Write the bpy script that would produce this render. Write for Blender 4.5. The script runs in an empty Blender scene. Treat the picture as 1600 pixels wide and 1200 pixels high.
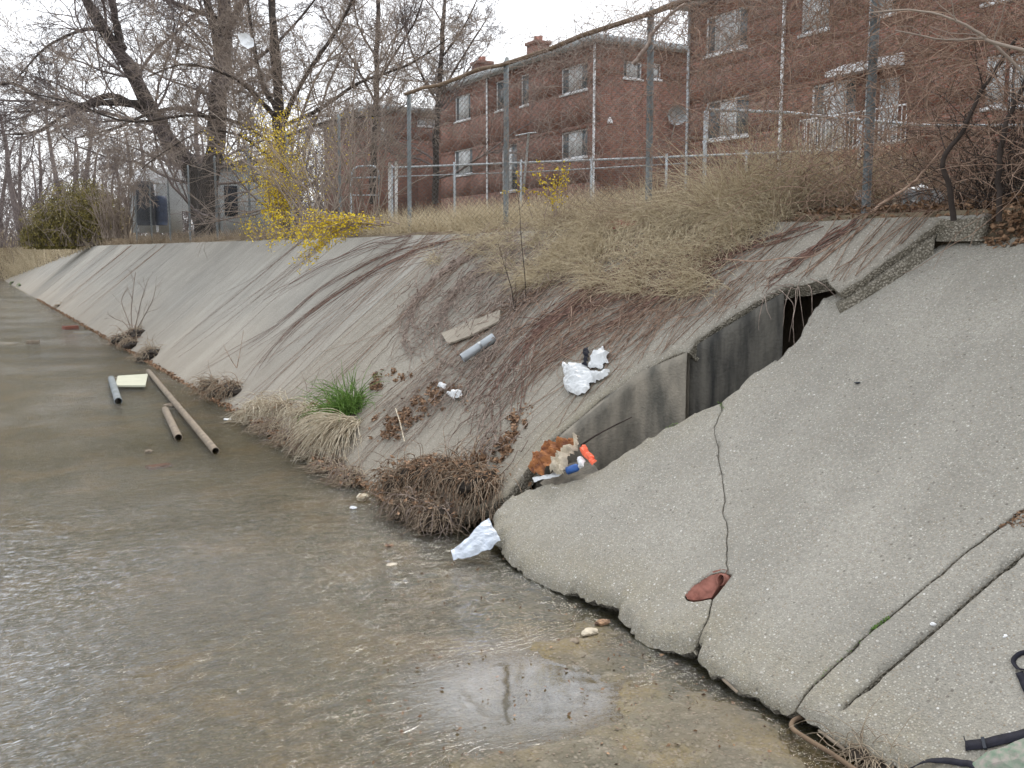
import bpy, math, random
import numpy as np
from mathutils import Vector, noise as mnoise
from mathutils.geometry import delaunay_2d_cdt

SC = bpy.context.scene
COL = SC.collection
R = math.radians
random.seed(5)
rng = np.random.default_rng(11)

# ---------------------------------------------------------------- camera
FOC = 1555.0; CX = 800.0; CY = 600.0
PITCH = math.atan((600-395)/FOC); YAW = R(29.0)          # channel runs along +Y, bank on +X
sY, cY = math.sin(YAW), math.cos(YAW)
sP, cP = math.sin(PITCH), math.cos(PITCH)
cam_d = bpy.data.cameras.new("camera"); cam = bpy.data.objects.new("camera", cam_d); COL.objects.link(cam)
cam_d.sensor_width = 36; cam_d.lens = FOC/1600*36; cam_d.clip_end = 3000; cam_d.clip_start = 0.05
FW = Vector((sY*cP, cY*cP, -sP))
cam.location = (0, 0, 0); cam.rotation_euler = FW.to_track_quat('-Z', 'Y').to_euler()
SC.camera = cam

# ---------------------------------------------------------------- sky and sun
SUN_EL, SUN_AZ = 52, 48       # azimuth measured from +Y towards +X
w = bpy.data.worlds.new("World"); SC.world = w; w.use_nodes = True
nt = w.node_tree; bg = nt.nodes['Background']
sky = nt.nodes.new('ShaderNodeTexSky'); sky.sky_type = 'NISHITA'; sky.sun_disc = False
sky.sun_elevation = R(SUN_EL); sky.sun_rotation = R(SUN_AZ); sky.air_density = 1.0; sky.dust_density = 3.0
cl = nt.nodes.new('ShaderNodeTexNoise'); cl.inputs['Scale'].default_value = 1.6; cl.inputs['Detail'].default_value = 5
cr = nt.nodes.new('ShaderNodeMapRange'); cr.inputs[1].default_value = .3; cr.inputs[2].default_value = .7
cr.inputs[3].default_value = .62; cr.inputs[4].default_value = .92
tcw = nt.nodes.new('ShaderNodeTexCoord'); nt.links.new(tcw.outputs['Generated'], cl.inputs['Vector'])
mixw = nt.nodes.new('ShaderNodeMix'); mixw.data_type = 'RGBA'
nt.links.new(cl.outputs['Fac'], cr.inputs[0]); nt.links.new(cr.outputs[0], mixw.inputs[0])
nt.links.new(sky.outputs[0], mixw.inputs[6]); mixw.inputs[7].default_value = (10.8, 11.0, 11.3, 1)
nt.links.new(mixw.outputs[2], bg.inputs['Color']); bg.inputs['Strength'].default_value = 0.1
sl = bpy.data.lights.new("sun", 'SUN'); sl.energy = 1.2; sl.angle = R(14); sl.color = (1, .96, .9)
so = bpy.data.objects.new("sun", sl); COL.objects.link(so)
sd = Vector((math.sin(R(SUN_AZ))*math.cos(R(SUN_EL)), math.cos(R(SUN_AZ))*math.cos(R(SUN_EL)), math.sin(R(SUN_EL))))
so.rotation_euler = sd.to_track_quat('Z', 'Y').to_euler()
SC.view_settings.view_transform = 'Standard'; SC.view_settings.look = 'None'
SC.view_settings.exposure = 0.78; SC.view_settings.gamma = 1
SC.cycles.max_bounces = 6; SC.cycles.transparent_max_bounces = 12

# ---------------------------------------------------------------- geometry helpers
def ray(px, py):
    u = (px-CX)/FOC; v = (CY-py)/FOC
    hf = cP + v*sP; z = -sP + v*cP
    return np.array([hf*sY + u*cY, hf*cY - u*sY, z])
FA, FB = -4.80, .828          # far bank plane  z = FA + FB*X
NA, NB = -4.41, .725          # near, sunken slabs
WZ = -2.15                    # water level
TOE = 3.14; RIM = 6.12
def onF(px, py, lift=0.):
    d = ray(px, py); k = (FA+lift)/(d[2]-FB*d[0]); return d*k
def onN(px, py, lift=0.):
    d = ray(px, py); k = (NA+lift)/(d[2]-NB*d[0]); return d*k
def atX(px, py, X): d = ray(px, py); return d*(X/d[0])
def atYp(px, py, Y): d = ray(px, py); return d*(Y/d[1])
def atz(px, py, z=WZ): d = ray(px, py); return d*(z/d[2])
def atd(px, py, dep):
    d = ray(px, py); return d*(dep/(d[0]*sY+d[1]*cY))
def Fz(x): return FA+FB*x
def Nz(x): return NA+NB*x

def tag(o, label=None, cat=None, group=None, kind=None):
    if label: o['label'] = label
    if cat: o['category'] = cat
    if group: o['group'] = group
    if kind: o['kind'] = kind
    return o
def thing(name, loc, label, cat, group=None, rz=0):
    o = bpy.data.objects.new(name, None); COL.objects.link(o); o.location = loc; o.rotation_euler = (0, 0, rz)
    o.empty_display_size = .1
    return tag(o, label, cat, group)
def link(name, me, mat, parent=None):
    o = bpy.data.objects.new(name, me); COL.objects.link(o)
    if mat is not None: me.materials.append(mat)
    if parent is not None:
        o.parent = parent
        o.matrix_parent_inverse = parent_inv(parent)
    return o
def parent_inv(p):
    from mathutils import Matrix
    if p.type != 'EMPTY': return Matrix.Identity(4)
    return (Matrix.Translation(p.location) @ p.rotation_euler.to_matrix().to_4x4()).inverted()
def poly_mesh(name, V, Fs, mat, parent=None, smooth=False):
    me = bpy.data.meshes.new(name); me.from_pydata([tuple(map(float, v)) for v in V], [], [tuple(int(i) for i in f) for f in Fs])
    if smooth: me.polygons.foreach_set('use_smooth', [True]*len(me.polygons))
    me.update(); return link(name, me, mat, parent)
def np_mesh(name, V, Q, mat, parent=None, smooth=False):
    V = np.asarray(V, dtype=np.float32); Q = np.asarray(Q, dtype=np.int32); n, k = Q.shape
    me = bpy.data.meshes.new(name)
    me.vertices.add(len(V)); me.vertices.foreach_set('co', V.ravel())
    me.loops.add(n*k); me.loops.foreach_set('vertex_index', Q.ravel())
    me.polygons.add(n); me.polygons.foreach_set('loop_start', np.arange(n, dtype=np.int32)*k)
    if smooth: me.polygons.foreach_set('use_smooth', np.ones(n, dtype=bool))
    me.update(calc_edges=True); me.validate()
    return link(name, me, mat, parent)

class Tubes:
    """collects strands (N,3)+(N,) and turns them into one mesh of thin tubes"""
    def __init__(s, k=3): s.k = k; s.V = []; s.Q = []; s.n = 0
    def batch(s, P, r):                     # P (n,m,3) r (n,m)
        P = np.asarray(P, float); r = np.asarray(r, float)
        if P.ndim == 2: P = P[None]; r = np.broadcast_to(r, P.shape[:2])
        n, m, _ = P.shape; k = s.k
        if n == 0: return s
        r = np.broadcast_to(r, (n, m))
        T = np.gradient(P, axis=1); T /= np.linalg.norm(T, axis=2, keepdims=True)+1e-9
        T0 = P[:, -1]-P[:, 0]; T0 /= np.linalg.norm(T0, axis=1, keepdims=True)+1e-9
        ref = np.where(np.abs(T0[:, 2:3]) < .7, np.array([[0, 0, 1.]]), np.array([[1., 0, 0]]))[:, None, :]
        A = np.cross(T, ref); A /= np.linalg.norm(A, axis=2, keepdims=True)+1e-9
        B = np.cross(T, A)
        th = np.arange(k)*2*np.pi/k
        ring = P[:, :, None, :] + r[:, :, None, None]*(A[:, :, None, :]*np.cos(th)[:, None]+B[:, :, None, :]*np.sin(th)[:, None])
        V = ring.reshape(-1, 3)
        idx = np.arange(n*m*k).reshape(n, m, k)+s.n
        a = idx[:, :-1]; b = idx[:, 1:]
        Q = np.stack([a, np.roll(a, -1, 2), np.roll(b, -1, 2), b], -1).reshape(-1, 4)
        s.V.append(V); s.Q.append(Q); s.n += len(V)
        if k >= 6:                           # cap the ends with fans of quads
            for e in (0, m-1):
                for i in range(n):
                    c = idx[i, e]
                    for j in range(0, k-2, 2): s.Q.append(np.array([[c[0], c[j+1], c[j+2], c[(j+3) % k]]]))
        return s
    def box(s, a, b):
        a = np.array(a, float); b = np.array(b, float)
        V = np.array([[x, y, z] for z in (a[2], b[2]) for x, y in ((a[0], a[1]), (b[0], a[1]), (b[0], b[1]), (a[0], b[1]))])
        Q = np.array([[0, 3, 2, 1], [4, 5, 6, 7], [0, 1, 5, 4], [1, 2, 6, 5], [2, 3, 7, 6], [3, 0, 4, 7]])+s.n
        s.V.append(V); s.Q.append(Q); s.n += 8; return s
    def build(s, name, mat, parent=None, smooth=True):
        if not s.V: return None
        return np_mesh(name, np.concatenate(s.V), np.concatenate(s.Q), mat, parent, smooth)

def unit(v): return v/(np.linalg.norm(v, axis=-1, keepdims=True)+1e-9)
def grow(P, D, L, r0, nseg, wob=.15, up=0., curl=0., tip=.25):
    """integrate n strands; returns points (n,nseg+1,3), radii"""
    P = np.array(P, float); D = unit(np.array(D, float)); n = len(P)
    L = np.broadcast_to(L, (n,)).astype(float); r0 = np.broadcast_to(r0, (n,)).astype(float)
    st = (L/nseg)[:, None]; ax = unit(rng.normal(size=(n, 3)))*curl
    out = [P]
    up = np.array(up, float) if np.ndim(up) else np.array([0, 0, float(up)])
    for i in range(nseg):
        D = unit(D + wob*rng.normal(size=(n, 3)) + np.cross(ax, D) + up)
        P = P + D*st; out.append(P)
    t = np.linspace(0, 1, nseg+1)[None]
    return np.stack(out, 1), r0[:, None]*(1-(1-tip)*t)
def kids(P, r, m, t0=.2, t1=1., ang=(25, 60), lf=(.4, .7), rf=.55, L=1., rmin=.004):
    """m children per strand -> start, dir, len, rad"""
    n, k, _ = P.shape
    t = rng.uniform(t0, t1, (n, m))*(k-1); i = np.minimum(t.astype(int), k-2); f = (t-i)[..., None]
    a = P[np.arange(n)[:, None], i]; b = P[np.arange(n)[:, None], i+1]
    S = (a*(1-f)+b*f).reshape(-1, 3); T = unit(b-a).reshape(-1, 3)
    rr = r[np.arange(n)[:, None], i].reshape(-1)
    perp = unit(np.cross(T, rng.normal(size=T.shape)))
    an = np.radians(rng.uniform(ang[0], ang[1], len(T)))[:, None]
    D = T*np.cos(an)+perp*np.sin(an)
    plen = np.repeat(np.linalg.norm(np.diff(P, axis=1), axis=2).sum(1), m)
    rem = 1-(t.reshape(-1)/(k-1))*.5
    LL = plen*rng.uniform(lf[0], lf[1], len(T))*rem*L
    return S, D, LL, np.maximum(np.minimum(rr*rf, LL*.0125), rmin)

def seg_dist(Pt, poly, closed=True):
    """distance of points to polyline, and inside test"""
    Pt = np.asarray(Pt, float); poly = np.asarray(poly, float)
    A = poly; B = np.roll(poly, -1, 0)
    if not closed: A, B = poly[:-1], poly[1:]
    d = np.full(len(Pt), 1e9); ins = np.zeros(len(Pt), bool)
    for a, b in zip(A, B):
        ab = b-a; t = np.clip(((Pt-a)@ab)/(ab@ab+1e-12), 0, 1)
        d = np.minimum(d, np.linalg.norm(Pt-(a+t[:, None]*ab), axis=1))
        c = ((a[1] > Pt[:, 1]) != (b[1] > Pt[:, 1])) & (Pt[:, 0] < (b[0]-a[0])*(Pt[:, 1]-a[1])/((b[1]-a[1])+1e-12)+a[0])
        ins ^= c
    return d, ins
def nz(P, s, seed=0):
    return np.array([mnoise.noise(Vector((p[0]*s+seed, p[1]*s-seed, (p[2]*s if len(p) > 2 else 0)+seed))) for p in P])
def pts_in(poly, n, region=None):
    poly = np.asarray(poly, float); lo = poly.min(0); hi = poly.max(0); out = []
    while sum(map(len, out)) < n:
        q = rng.uniform(lo, hi, (n*2, 2)); _, i = seg_dist(q, poly); out.append(q[i])
    return np.concatenate(out)[:n]

def slab(name, poly, broken, plane, th, mat, side=None, sp=.06, rb=.05, rj=.012, jag=.012, parent=None, bump=.004):
    """thick cracked slab; poly in plan (X,Y); broken[i]: edge i..i+1 is a ragged broken edge"""
    poly = np.asarray([p[:2] for p in poly], float); n = len(poly)
    ar = sum(poly[i][0]*poly[(i+1) % n][1]-poly[(i+1) % n][0]*poly[i][1] for i in range(n))
    if ar < 0:
        poly = poly[::-1]; broken = [broken[(n-2-i) % n] for i in range(n)]
    B = []; flag = []
    for i in range(n):
        a, b = poly[i], poly[(i+1) % n]; L = np.linalg.norm(b-a); m = max(1, int(L/(sp*(.6 if broken[i] else 1.5))))
        nrm = np.array([(b-a)[1], -(b-a)[0]])/max(L, 1e-6)
        for j in range(m):
            p = a+(b-a)*j/m
            if broken[i] and j: p = p+nrm*(mnoise.noise(Vector((p[0]*7, p[1]*7, 3)))*jag*2.5+random.uniform(-1, 1)*jag*.5)
            B.append(p); flag.append(broken[i])
    B = np.array(B); nb = len(B); Bn = np.roll(B, -1, 0)
    tang = unit(np.roll(B, -1, 0)-np.roll(B, 1, 0)); out = np.stack([tang[:, 1], -tang[:, 0]], 1)
    gx = np.arange(B[:, 0].min(), B[:, 0].max(), sp); gy = np.arange(B[:, 1].min(), B[:, 1].max(), sp)
    G = np.array([[x+random.uniform(-.2, .2)*sp, y+random.uniform(-.2, .2)*sp] for x in gx for y in gy])
    d, ins = seg_dist(G, B); G = G[ins & (d > sp*.7)]
    rr = np.array([rb if f else rj for f in flag])
    extra = np.concatenate([B-out*(rr*q)[:, None] for q in (.15, .5, 1.)])
    d, ins = seg_dist(extra, B); extra = extra[ins & (d > .0015)]
    allp = np.concatenate([B, extra, G])
    vs, _, fs, ov, _, _ = delaunay_2d_cdt([Vector(p) for p in allp], [(i, (i+1) % nb) for i in range(nb)], [], 1, 1e-6)
    P2 = np.array([[v[0], v[1]] for v in vs]); nv = len(P2)
    omap = {}
    for i, l in enumerate(ov):
        for q in l: omap.setdefault(q, i)
    # distances to broken and joint edges
    bs = [(B[i], Bn[i], flag[i]) for i in range(nb)]
    db = np.full(nv, 9.); dj = np.full(nv, 9.)
    for a, b, f in bs:
        ab = b-a; t = np.clip(((P2-a)@ab)/(ab@ab+1e-12), 0, 1); dd = np.linalg.norm(P2-(a+t[:, None]*ab), axis=1)
        if f: db = np.minimum(db, dd)
        else: dj = np.minimum(dj, dd)
    def rnd(d, r): q = np.clip(1-d/r, 0, 1); return r*(1-np.sqrt(np.maximum(0, 1-q*q)))
    drop = np.maximum(rnd(db, rb), rnd(dj, rj))
    z = plane(P2[:, 0], P2[:, 1])+nz(P2, 1.2, 2)*bump*3+nz(P2, 9, 5)*bump-drop+np.where(db < .16, nz(P2, 18, 7)*.014+nz(P2, 45, 3)*.007, 0)
    eps = .01; gxn = (plane(P2[:1, 0]+1, P2[:1, 1])-plane(P2[:1, 0], P2[:1, 1]))[0]
    N = np.array([-gxn, 0, 1.]); N /= np.linalg.norm(N)
    top = np.column_stack([P2, z])
    base = np.column_stack([P2, plane(P2[:, 0], P2[:, 1])])-N*th
    V = [top, base]; cnt = 2*nv
    Fs = [tuple(f) for f in fs]+[tuple(i+nv for i in reversed(f)) for f in fs]
    bi = [omap[i] for i in range(nb)]
    prev = bi; m = 4
    Bt = top[bi]; Bb = base[bi]
    for j in range(1, m):
        t = j/m; ringp = Bt*(1-t)+Bb*t
        amt = np.where(np.array(flag), 1., 0)*(nz(ringp, 12, 1)*.02+.014*math.sin(t*math.pi)-.03*t)
        ringp[:, :2] += out*amt[:, None]
        V.append(ringp); cur = list(range(cnt, cnt+nb)); cnt += nb
        for i in range(nb): Fs.append((prev[i], cur[i], cur[(i+1) % nb], prev[(i+1) % nb]))
        prev = cur
    cur = [b+nv for b in bi]
    for i in range(nb): Fs.append((prev[i], cur[i], cur[(i+1) % nb], prev[(i+1) % nb]))
    nf = len(fs)
    o = poly_mesh(name, np.concatenate(V), Fs, mat, parent, True)
    ea = o.data.attributes.new('edge', 'FLOAT', 'POINT'); ev = np.zeros(len(o.data.vertices), dtype=np.float32)
    ev[:nv] = np.clip(1-db/.38, 0, 1)*np.clip((plane(P2[:, 0]*0+5.2, P2[:, 1])-z)*1.2, 0, 1); ea.data.foreach_set('value', ev)
    if side is not None:
        o.data.materials.append(side)
        mi = [0]*nf+[1]*(len(Fs)-nf); o.data.polygons.foreach_set('material_index', mi)
    o.data.set_sharp_from_angle(angle=R(50)) if hasattr(o.data, 'set_sharp_from_angle') else None
    return o

def sheet(name, outline, mat, bulge=.03, rough=.02, sp=.02, lift=.004, parent=None, th=.002, freq=9, seed=0):
    """crumpled thin sheet from an outline of 3D points lying on a surface (bulging along the local normal)"""
    O = np.array(outline, float); c = O.mean(0)
    u, s_, vt = np.linalg.svd(O-c); e1, e2, nn = vt
    if nn[2] < 0: nn = -nn
    P = np.column_stack([(O-c)@e1, (O-c)@e2]); q = []
    for i in range(len(P)):
        a, b = P[i], P[(i+1) % len(P)]; m = max(1, int(np.linalg.norm(b-a)/sp))
        for j in range(m): q.append(a+(b-a)*j/m+np.array([random.uniform(-1, 1), random.uniform(-1, 1)])*sp*.15)
    q = np.array(q); nb = len(q)
    G = np.array([[x, y] for x in np.arange(q[:, 0].min(), q[:, 0].max(), sp) for y in np.arange(q[:, 1].min(), q[:, 1].max(), sp)])
    d, ins = seg_dist(G, q); G = G[ins & (d > sp*.5)]
    A = np.concatenate([q, G]) if len(G) else q
    vs, _, fs, _, _, _ = delaunay_2d_cdt([Vector(p) for p in A], [(i, (i+1) % nb) for i in range(nb)], [], 1, 1e-6)
    P2 = np.array([[v[0], v[1]] for v in vs]); d, _ = seg_dist(P2, q)
    dm = max(d.max(), 1e-3)
    h = lift+bulge*np.sqrt(np.clip(d/dm, 0, 1))+np.abs(nz(P2, freq, seed))*rough*2+np.abs(nz(P2, freq*2.7, seed+3))*rough
    V = c+P2[:, :1]*e1+P2[:, 1:]*e2+h[:, None]*nn
    o = poly_mesh(name, V, fs, mat, parent, False)
    md = o.modifiers.new('thickness', 'SOLIDIFY'); md.thickness = th
    return o

# ---------------------------------------------------------------- materials
def mat(name, col=(.5, .5, .5), rough=.8, var=.0, scale=8., col2=None, bump=0., bscale=30., metal=0., spec=.3, stretch=None, detail=4, bdist=.02):
    m = bpy.data.materials.new(name); m.use_nodes = True; t = m.node_tree; b = t.nodes['Principled BSDF']
    b.inputs['Roughness'].default_value = rough; b.inputs['Metallic'].default_value = metal
    b.inputs['Specular IOR Level'].default_value = spec
    tc = t.nodes.new('ShaderNodeTexCoord'); geo = t.nodes.new('ShaderNodeNewGeometry')
    mp = t.nodes.new('ShaderNodeMapping'); t.links.new(geo.outputs['Position'], mp.inputs[0])
    if stretch: mp.inputs['Scale'].default_value = stretch
    n = t.nodes.new('ShaderNodeTexNoise'); n.inputs['Scale'].default_value = scale; n.inputs['Detail'].default_value = detail
    t.links.new(mp.outputs[0], n.inputs['Vector'])
    ramp = t.nodes.new('ShaderNodeValToRGB'); e = ramp.color_ramp.elements
    c2 = col2 or tuple(c*(1-var) for c in col)
    c1 = col if col2 else tuple(min(1, c*(1+var)) for c in col)
    e[0].position = .34; e[1].position = .66; e[0].color = (*c2, 1); e[1].color = (*c1, 1)
    t.links.new(n.outputs['Fac'], ramp.inputs[0]); t.links.new(ramp.outputs[0], b.inputs['Base Color'])
    if bump:
        bn = t.nodes.new('ShaderNodeTexNoise'); bn.inputs['Scale'].default_value = bscale; bn.inputs['Detail'].default_value = 4
        t.links.new(geo.outputs['Position'], bn.inputs['Vector'])
        bp = t.nodes.new('ShaderNodeBump'); bp.inputs['Strength'].default_value = bump; bp.inputs['Distance'].default_value = bdist
        t.links.new(bn.outputs['Fac'], bp.inputs['Height']); t.links.new(bp.outputs[0], b.inputs['Normal'])
    return m
class NodeB:                                        # tiny node-building helper
    def __init__(s, m): m.use_nodes = True; s.t = m.node_tree; s.b = s.t.nodes['Principled BSDF']; s.geo = s.t.nodes.new('ShaderNodeNewGeometry')
    def n(s, typ, **kw):
        x = s.t.nodes.new(typ)
        for k, v in kw.items(): setattr(x, k, v)
        return x
    def l(s, a, b): s.t.links.new(a, b)
    def pos(s, scale=(1, 1, 1)):
        m = s.n('ShaderNodeMapping'); m.inputs['Scale'].default_value = scale; s.l(s.geo.outputs['Position'], m.inputs[0]); return m.outputs[0]
    def noise(s, scale, detail=4, vec=None, rough=.5):
        x = s.n('ShaderNodeTexNoise'); x.inputs['Scale'].default_value = scale; x.inputs['Detail'].default_value = detail
        x.inputs['Roughness'].default_value = rough; s.l(vec if vec is not None else s.pos(), x.inputs['Vector']); return x.outputs['Fac']
    def vor(s, scale, feat='F1', out='Distance', vec=None, rand=1):
        x = s.n('ShaderNodeTexVoronoi'); x.feature = feat; x.inputs['Scale'].default_value = scale; x.inputs['Randomness'].default_value = rand
        s.l(vec if vec is not None else s.pos(), x.inputs['Vector']); return x.outputs[out]
    def rng(s, v, a, b, c=0., d=1.):
        x = s.n('ShaderNodeMapRange'); x.inputs[1].default_value = a; x.inputs[2].default_value = b; x.inputs[3].default_value = c; x.inputs[4].default_value = d
        s.l(v, x.inputs[0]); return x.outputs[0]
    def math(s, op, a, b):
        x = s.n('ShaderNodeMath', operation=op)
        for i, q in enumerate((a, b)):
            if isinstance(q, (int, float)): x.inputs[i].default_value = q
            else: s.l(q, x.inputs[i])
        return x.outputs[0]
    def mix(s, f, a, b, mode='MIX'):
        x = s.n('ShaderNodeMix', data_type='RGBA', blend_type=mode)
        for i, q in ((0, f), (6, a), (7, b)):
            if isinstance(q, tuple): x.inputs[i].default_value = (*q, 1) if len(q) == 3 else q
            elif isinstance(q, (int, float)): x.inputs[i].default_value = q
            else: s.l(q, x.inputs[i])
        return x.outputs[2]
    def bump(s, h, strength, dist, nrm=None):
        x = s.n('ShaderNodeBump'); x.inputs['Strength'].default_value = strength; x.inputs['Distance'].default_value = dist
        s.l(h, x.inputs['Height'])
        if nrm is not None: s.l(nrm, x.inputs['Normal'])
        return x.outputs[0]

def concrete(name, base, agg=1., streak=0., stain=(.12, .1, .075), warm=(.3, .26, .2), lowbrown=0.):
    m = bpy.data.materials.new(name); N = NodeB(m)
    c = N.mix(N.rng(N.noise(1.3, 6, rough=.6), .35, .65), tuple(x*.8 for x in base), tuple(x*1.1 for x in base))
    c = N.mix(N.rng(N.noise(5, 6, rough=.7), .5, .68, 0, .35), c, tuple(x*.66 for x in base))
    c = N.mix(N.rng(N.noise(150, 3, rough=.7), .35, .65, 0, .6), c, tuple(x*.62 for x in base))
    at = N.n('ShaderNodeAttribute'); at.attribute_name = 'edge'
    c = N.mix(N.math('MULTIPLY', at.outputs['Fac'], N.rng(N.noise(6, 5), .3, .6, .25, .9)), c, (.31, .28, .205))
    c = N.mix(N.rng(N.noise(50, 5, rough=.8), .42, .6, 0, .6), c, tuple(x*.5 for x in base))
    # aggregate stones of several sizes
    vc = N.vor(85, out='Color'); vd = N.vor(85)
    sep = N.n('ShaderNodeSeparateColor'); N.l(vc, sep.inputs[0])
    stone = N.math('MULTIPLY', N.rng(vd, .5, .22), N.rng(sep.outputs[0], .42, .5))
    scol = N.mix(sep.outputs[1], (.26, .21, .15), (.58, .56, .5))
    c = N.mix(N.math('MULTIPLY', stone, min(1, .85*agg)), c, scol)
    vc2 = N.vor(34, out='Color'); vd2 = N.vor(34); sp2 = N.n('ShaderNodeSeparateColor'); N.l(vc2, sp2.inputs[0])
    st2 = N.math('MULTIPLY', N.rng(vd2, .26, .2), N.rng(sp2.outputs[0], .88, .9))
    c = N.mix(N.math('MULTIPLY', st2, .85*agg), c, N.mix(sp2.outputs[2], (.42, .38, .32), (.66, .65, .62)))
    dk = N.math('MULTIPLY', N.rng(vd2, .3, .2), N.rng(sp2.outputs[1], .9, .93))
    c = N.mix(N.math('MULTIPLY', dk, .6), c, (.1, .085, .07))
    if streak:
        v = N.pos((.22, 5., .22)); s1 = N.rng(N.noise(1.3, 6, v, .65), .44, .66)
        c = N.mix(N.math('MULTIPLY', s1, streak), c, stain)
        v2 = N.pos((.12, 2.2, .12)); s2 = N.rng(N.noise(1.0, 5, v2, .6), .52, .7)
        c = N.mix(N.math('MULTIPLY', s2, streak*.8), c, tuple(min(1, x*1.45) for x in base))
    if lowbrown:                                   # silt left by high water low on the bank
        sx = N.n('ShaderNodeSeparateXYZ'); N.l(N.geo.outputs['Position'], sx.inputs[0])
        lv = N.math('ADD', sx.outputs[2], N.math('MULTIPLY', N.noise(.8, 5), 1.2))
        c = N.mix(N.math('MULTIPLY', N.rng(lv, -.3, -1.7), lowbrown), c, warm)
    N.l(c, N.b.inputs['Base Color']); N.b.inputs['Roughness'].default_value = .92; N.b.inputs['Specular IOR Level'].default_value = .2
    h = N.math('ADD', N.math('MULTIPLY', N.rng(vd, .6, .1), .6*agg), N.noise(220, 4))
    h = N.math('ADD', h, N.math('MULTIPLY', N.noise(40, 5), 1.6))
    N.l(N.bump(h, .75, .009), N.b.inputs['Normal'])
    return m
M = {}
M['near'] = concrete('near_concrete', (.42, .40, .35), 1.15, .13, stain=(.24, .22, .18))
M['mid'] = concrete('vine_slab_concrete', (.37, .345, .295), .95, .08, stain=(.16, .135, .11), lowbrown=.4)
M['far'] = concrete('bank_concrete', (.40, .385, .345), .6, .22, stain=(.2, .175, .145), warm=(.36, .305, .235), lowbrown=.5)
M['wallc'] = mat('stained_headwall', (.13, .122, .105), .9, col2=(.035, .035, .033), scale=3, bump=.5, bscale=40, stretch=(4, 4, .7))  # stain streaks; base colour also darkened for the shade of the deep gap
M['wallt'] = mat('silt_headwall', (.30, .27, .22), .9, col2=(.11, .105, .09), scale=2.5, bump=.5, bscale=50, stretch=(3, 3, 1))
def edge_mat():
    m = bpy.data.materials.new('broken_concrete_edge'); N = NodeB(m)
    vd = N.vor(60); vc = N.vor(60, out='Color'); sp = N.n('ShaderNodeSeparateColor'); N.l(vc, sp.inputs[0])
    c = N.mix(sp.outputs[0], (.25, .225, .18), (.46, .42, .35))
    c = N.mix(N.rng(vd, .4, .7), c, (.15, .135, .105))
    c = N.mix(N.rng(N.noise(9, 4), .45, .7, 0, .6), c, (.14, .128, .09))
    N.l(c, N.b.inputs['Base Color']); N.b.inputs['Roughness'].default_value = .95
    N.l(N.bump(N.math('ADD', N.rng(vd, .7, 0), N.noise(60, 4)), .9, .02), N.b.inputs['Normal'])
    return m
M['edge'] = edge_mat()
M['bark'] = mat('dark_bark', (.085, .07, .06), .95, col2=(.035, .03, .028), scale=6, bump=.7, bscale=14, stretch=(3, 3, .6), bdist=.05)
M['twig'] = mat('twig_grey', (.24, .2, .185), .95, col2=(.13, .107, .105), scale=.9)
M['twig2'] = mat('twig_pale', (.36, .30, .25), .95, col2=(.2, .16, .135), scale=2)
M['vine'] = mat('vine_redbrown', (.42, .30, .225), .9, col2=(.19, .12, .085), scale=22)
M['vineg'] = mat('vine_greybrown', (.38, .31, .26), .9, col2=(.17, .125, .105), scale=22)
M['dark'] = mat('dark_stem', (.045, .035, .03), .95, var=.3, scale=10)
M['straw'] = mat('dry_straw', (.74, .65, .46), .9, col2=(.36, .28, .18), scale=24)
M['straw2'] = mat('dead_blades', (.50, .42, .31), .9, col2=(.2, .145, .1), scale=26)
M['shag'] = mat('shaggy_dark_blades', (.42, .33, .24), .9, col2=(.09, .06, .04), scale=30)  # second tone paints the black shade of crevices between the blades
M['pale'] = mat('bleached_blades', (.72, .66, .52), .85, col2=(.42, .34, .24), scale=26)
M['green'] = mat('green_blades', (.17, .30, .06), .7, col2=(.06, .12, .02), scale=14)
M['leaf'] = mat('dead_leaves', (.40, .25, .15), .85, col2=(.06, .036, .025), scale=34)
M['yellow'] = mat('forsythia_yellow', (.78, .6, .035), .7, col2=(.55, .4, .02), scale=12)
M['olive'] = mat('olive_foliage', (.30, .25, .075), .8, col2=(.075, .07, .03), scale=3)
M['soil'] = mat('bank_soil', (.13, .1, .07), .98, col2=(.22, .18, .12), scale=1.6, bump=.6, bscale=12, bdist=.04)
M['muck'] = mat('toe_muck', (.05, .038, .028), .9, col2=(.02, .016, .013), scale=9, bump=.8, bscale=25)
M['galv'] = mat('galvanised_steel', (.38, .41, .43), .5, var=.15, scale=8, metal=.5)
M['postg'] = mat('weathered_post', (.19, .21, .215), .7, var=.2, scale=6, metal=.2)
M['wire'] = mat('fence_wire', (.13, .13, .125), .7, var=.3, scale=6, metal=.2)
M['rust'] = mat('rusty_rail', (.2, .14, .09), .85, col2=(.11, .075, .05), scale=9)
M['white'] = mat('white_paint', (.72, .73, .74), .6, var=.05, scale=5)
M['bag'] = mat('white_plastic_film', (.6, .62, .63), .35, var=.05, scale=14, spec=.5)
M['foil'] = mat('grey_sheet', (.5, .55, .62), .4, var=.18, scale=16, spec=.5)
M['clay'] = mat('terracotta', (.42, .19, .145), .75, col2=(.2, .085, .065), scale=22, bump=.3)
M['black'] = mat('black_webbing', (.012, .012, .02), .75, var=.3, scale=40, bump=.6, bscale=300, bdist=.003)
M['glass'] = mat('window_glass', (.1, .12, .13), .12, var=.3, scale=.8, spec=.6)
M['blind'] = mat('pale_blind', (.5, .52, .52), .7, var=.12, scale=1.5)
M['roof'] = mat('pale_roof_edge', (.42, .45, .46), .8, var=.12, scale=2)
M['roofd'] = mat('roof_felt', (.12, .12, .12), .9, var=.2, scale=2)
M['bluep'] = mat('blue_plastic', (.05, .07, .12), .5, var=.2, scale=5)
M['darkp'] = mat('dark_tarp', (.03, .035, .045), .7, var=.3, scale=5)
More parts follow.
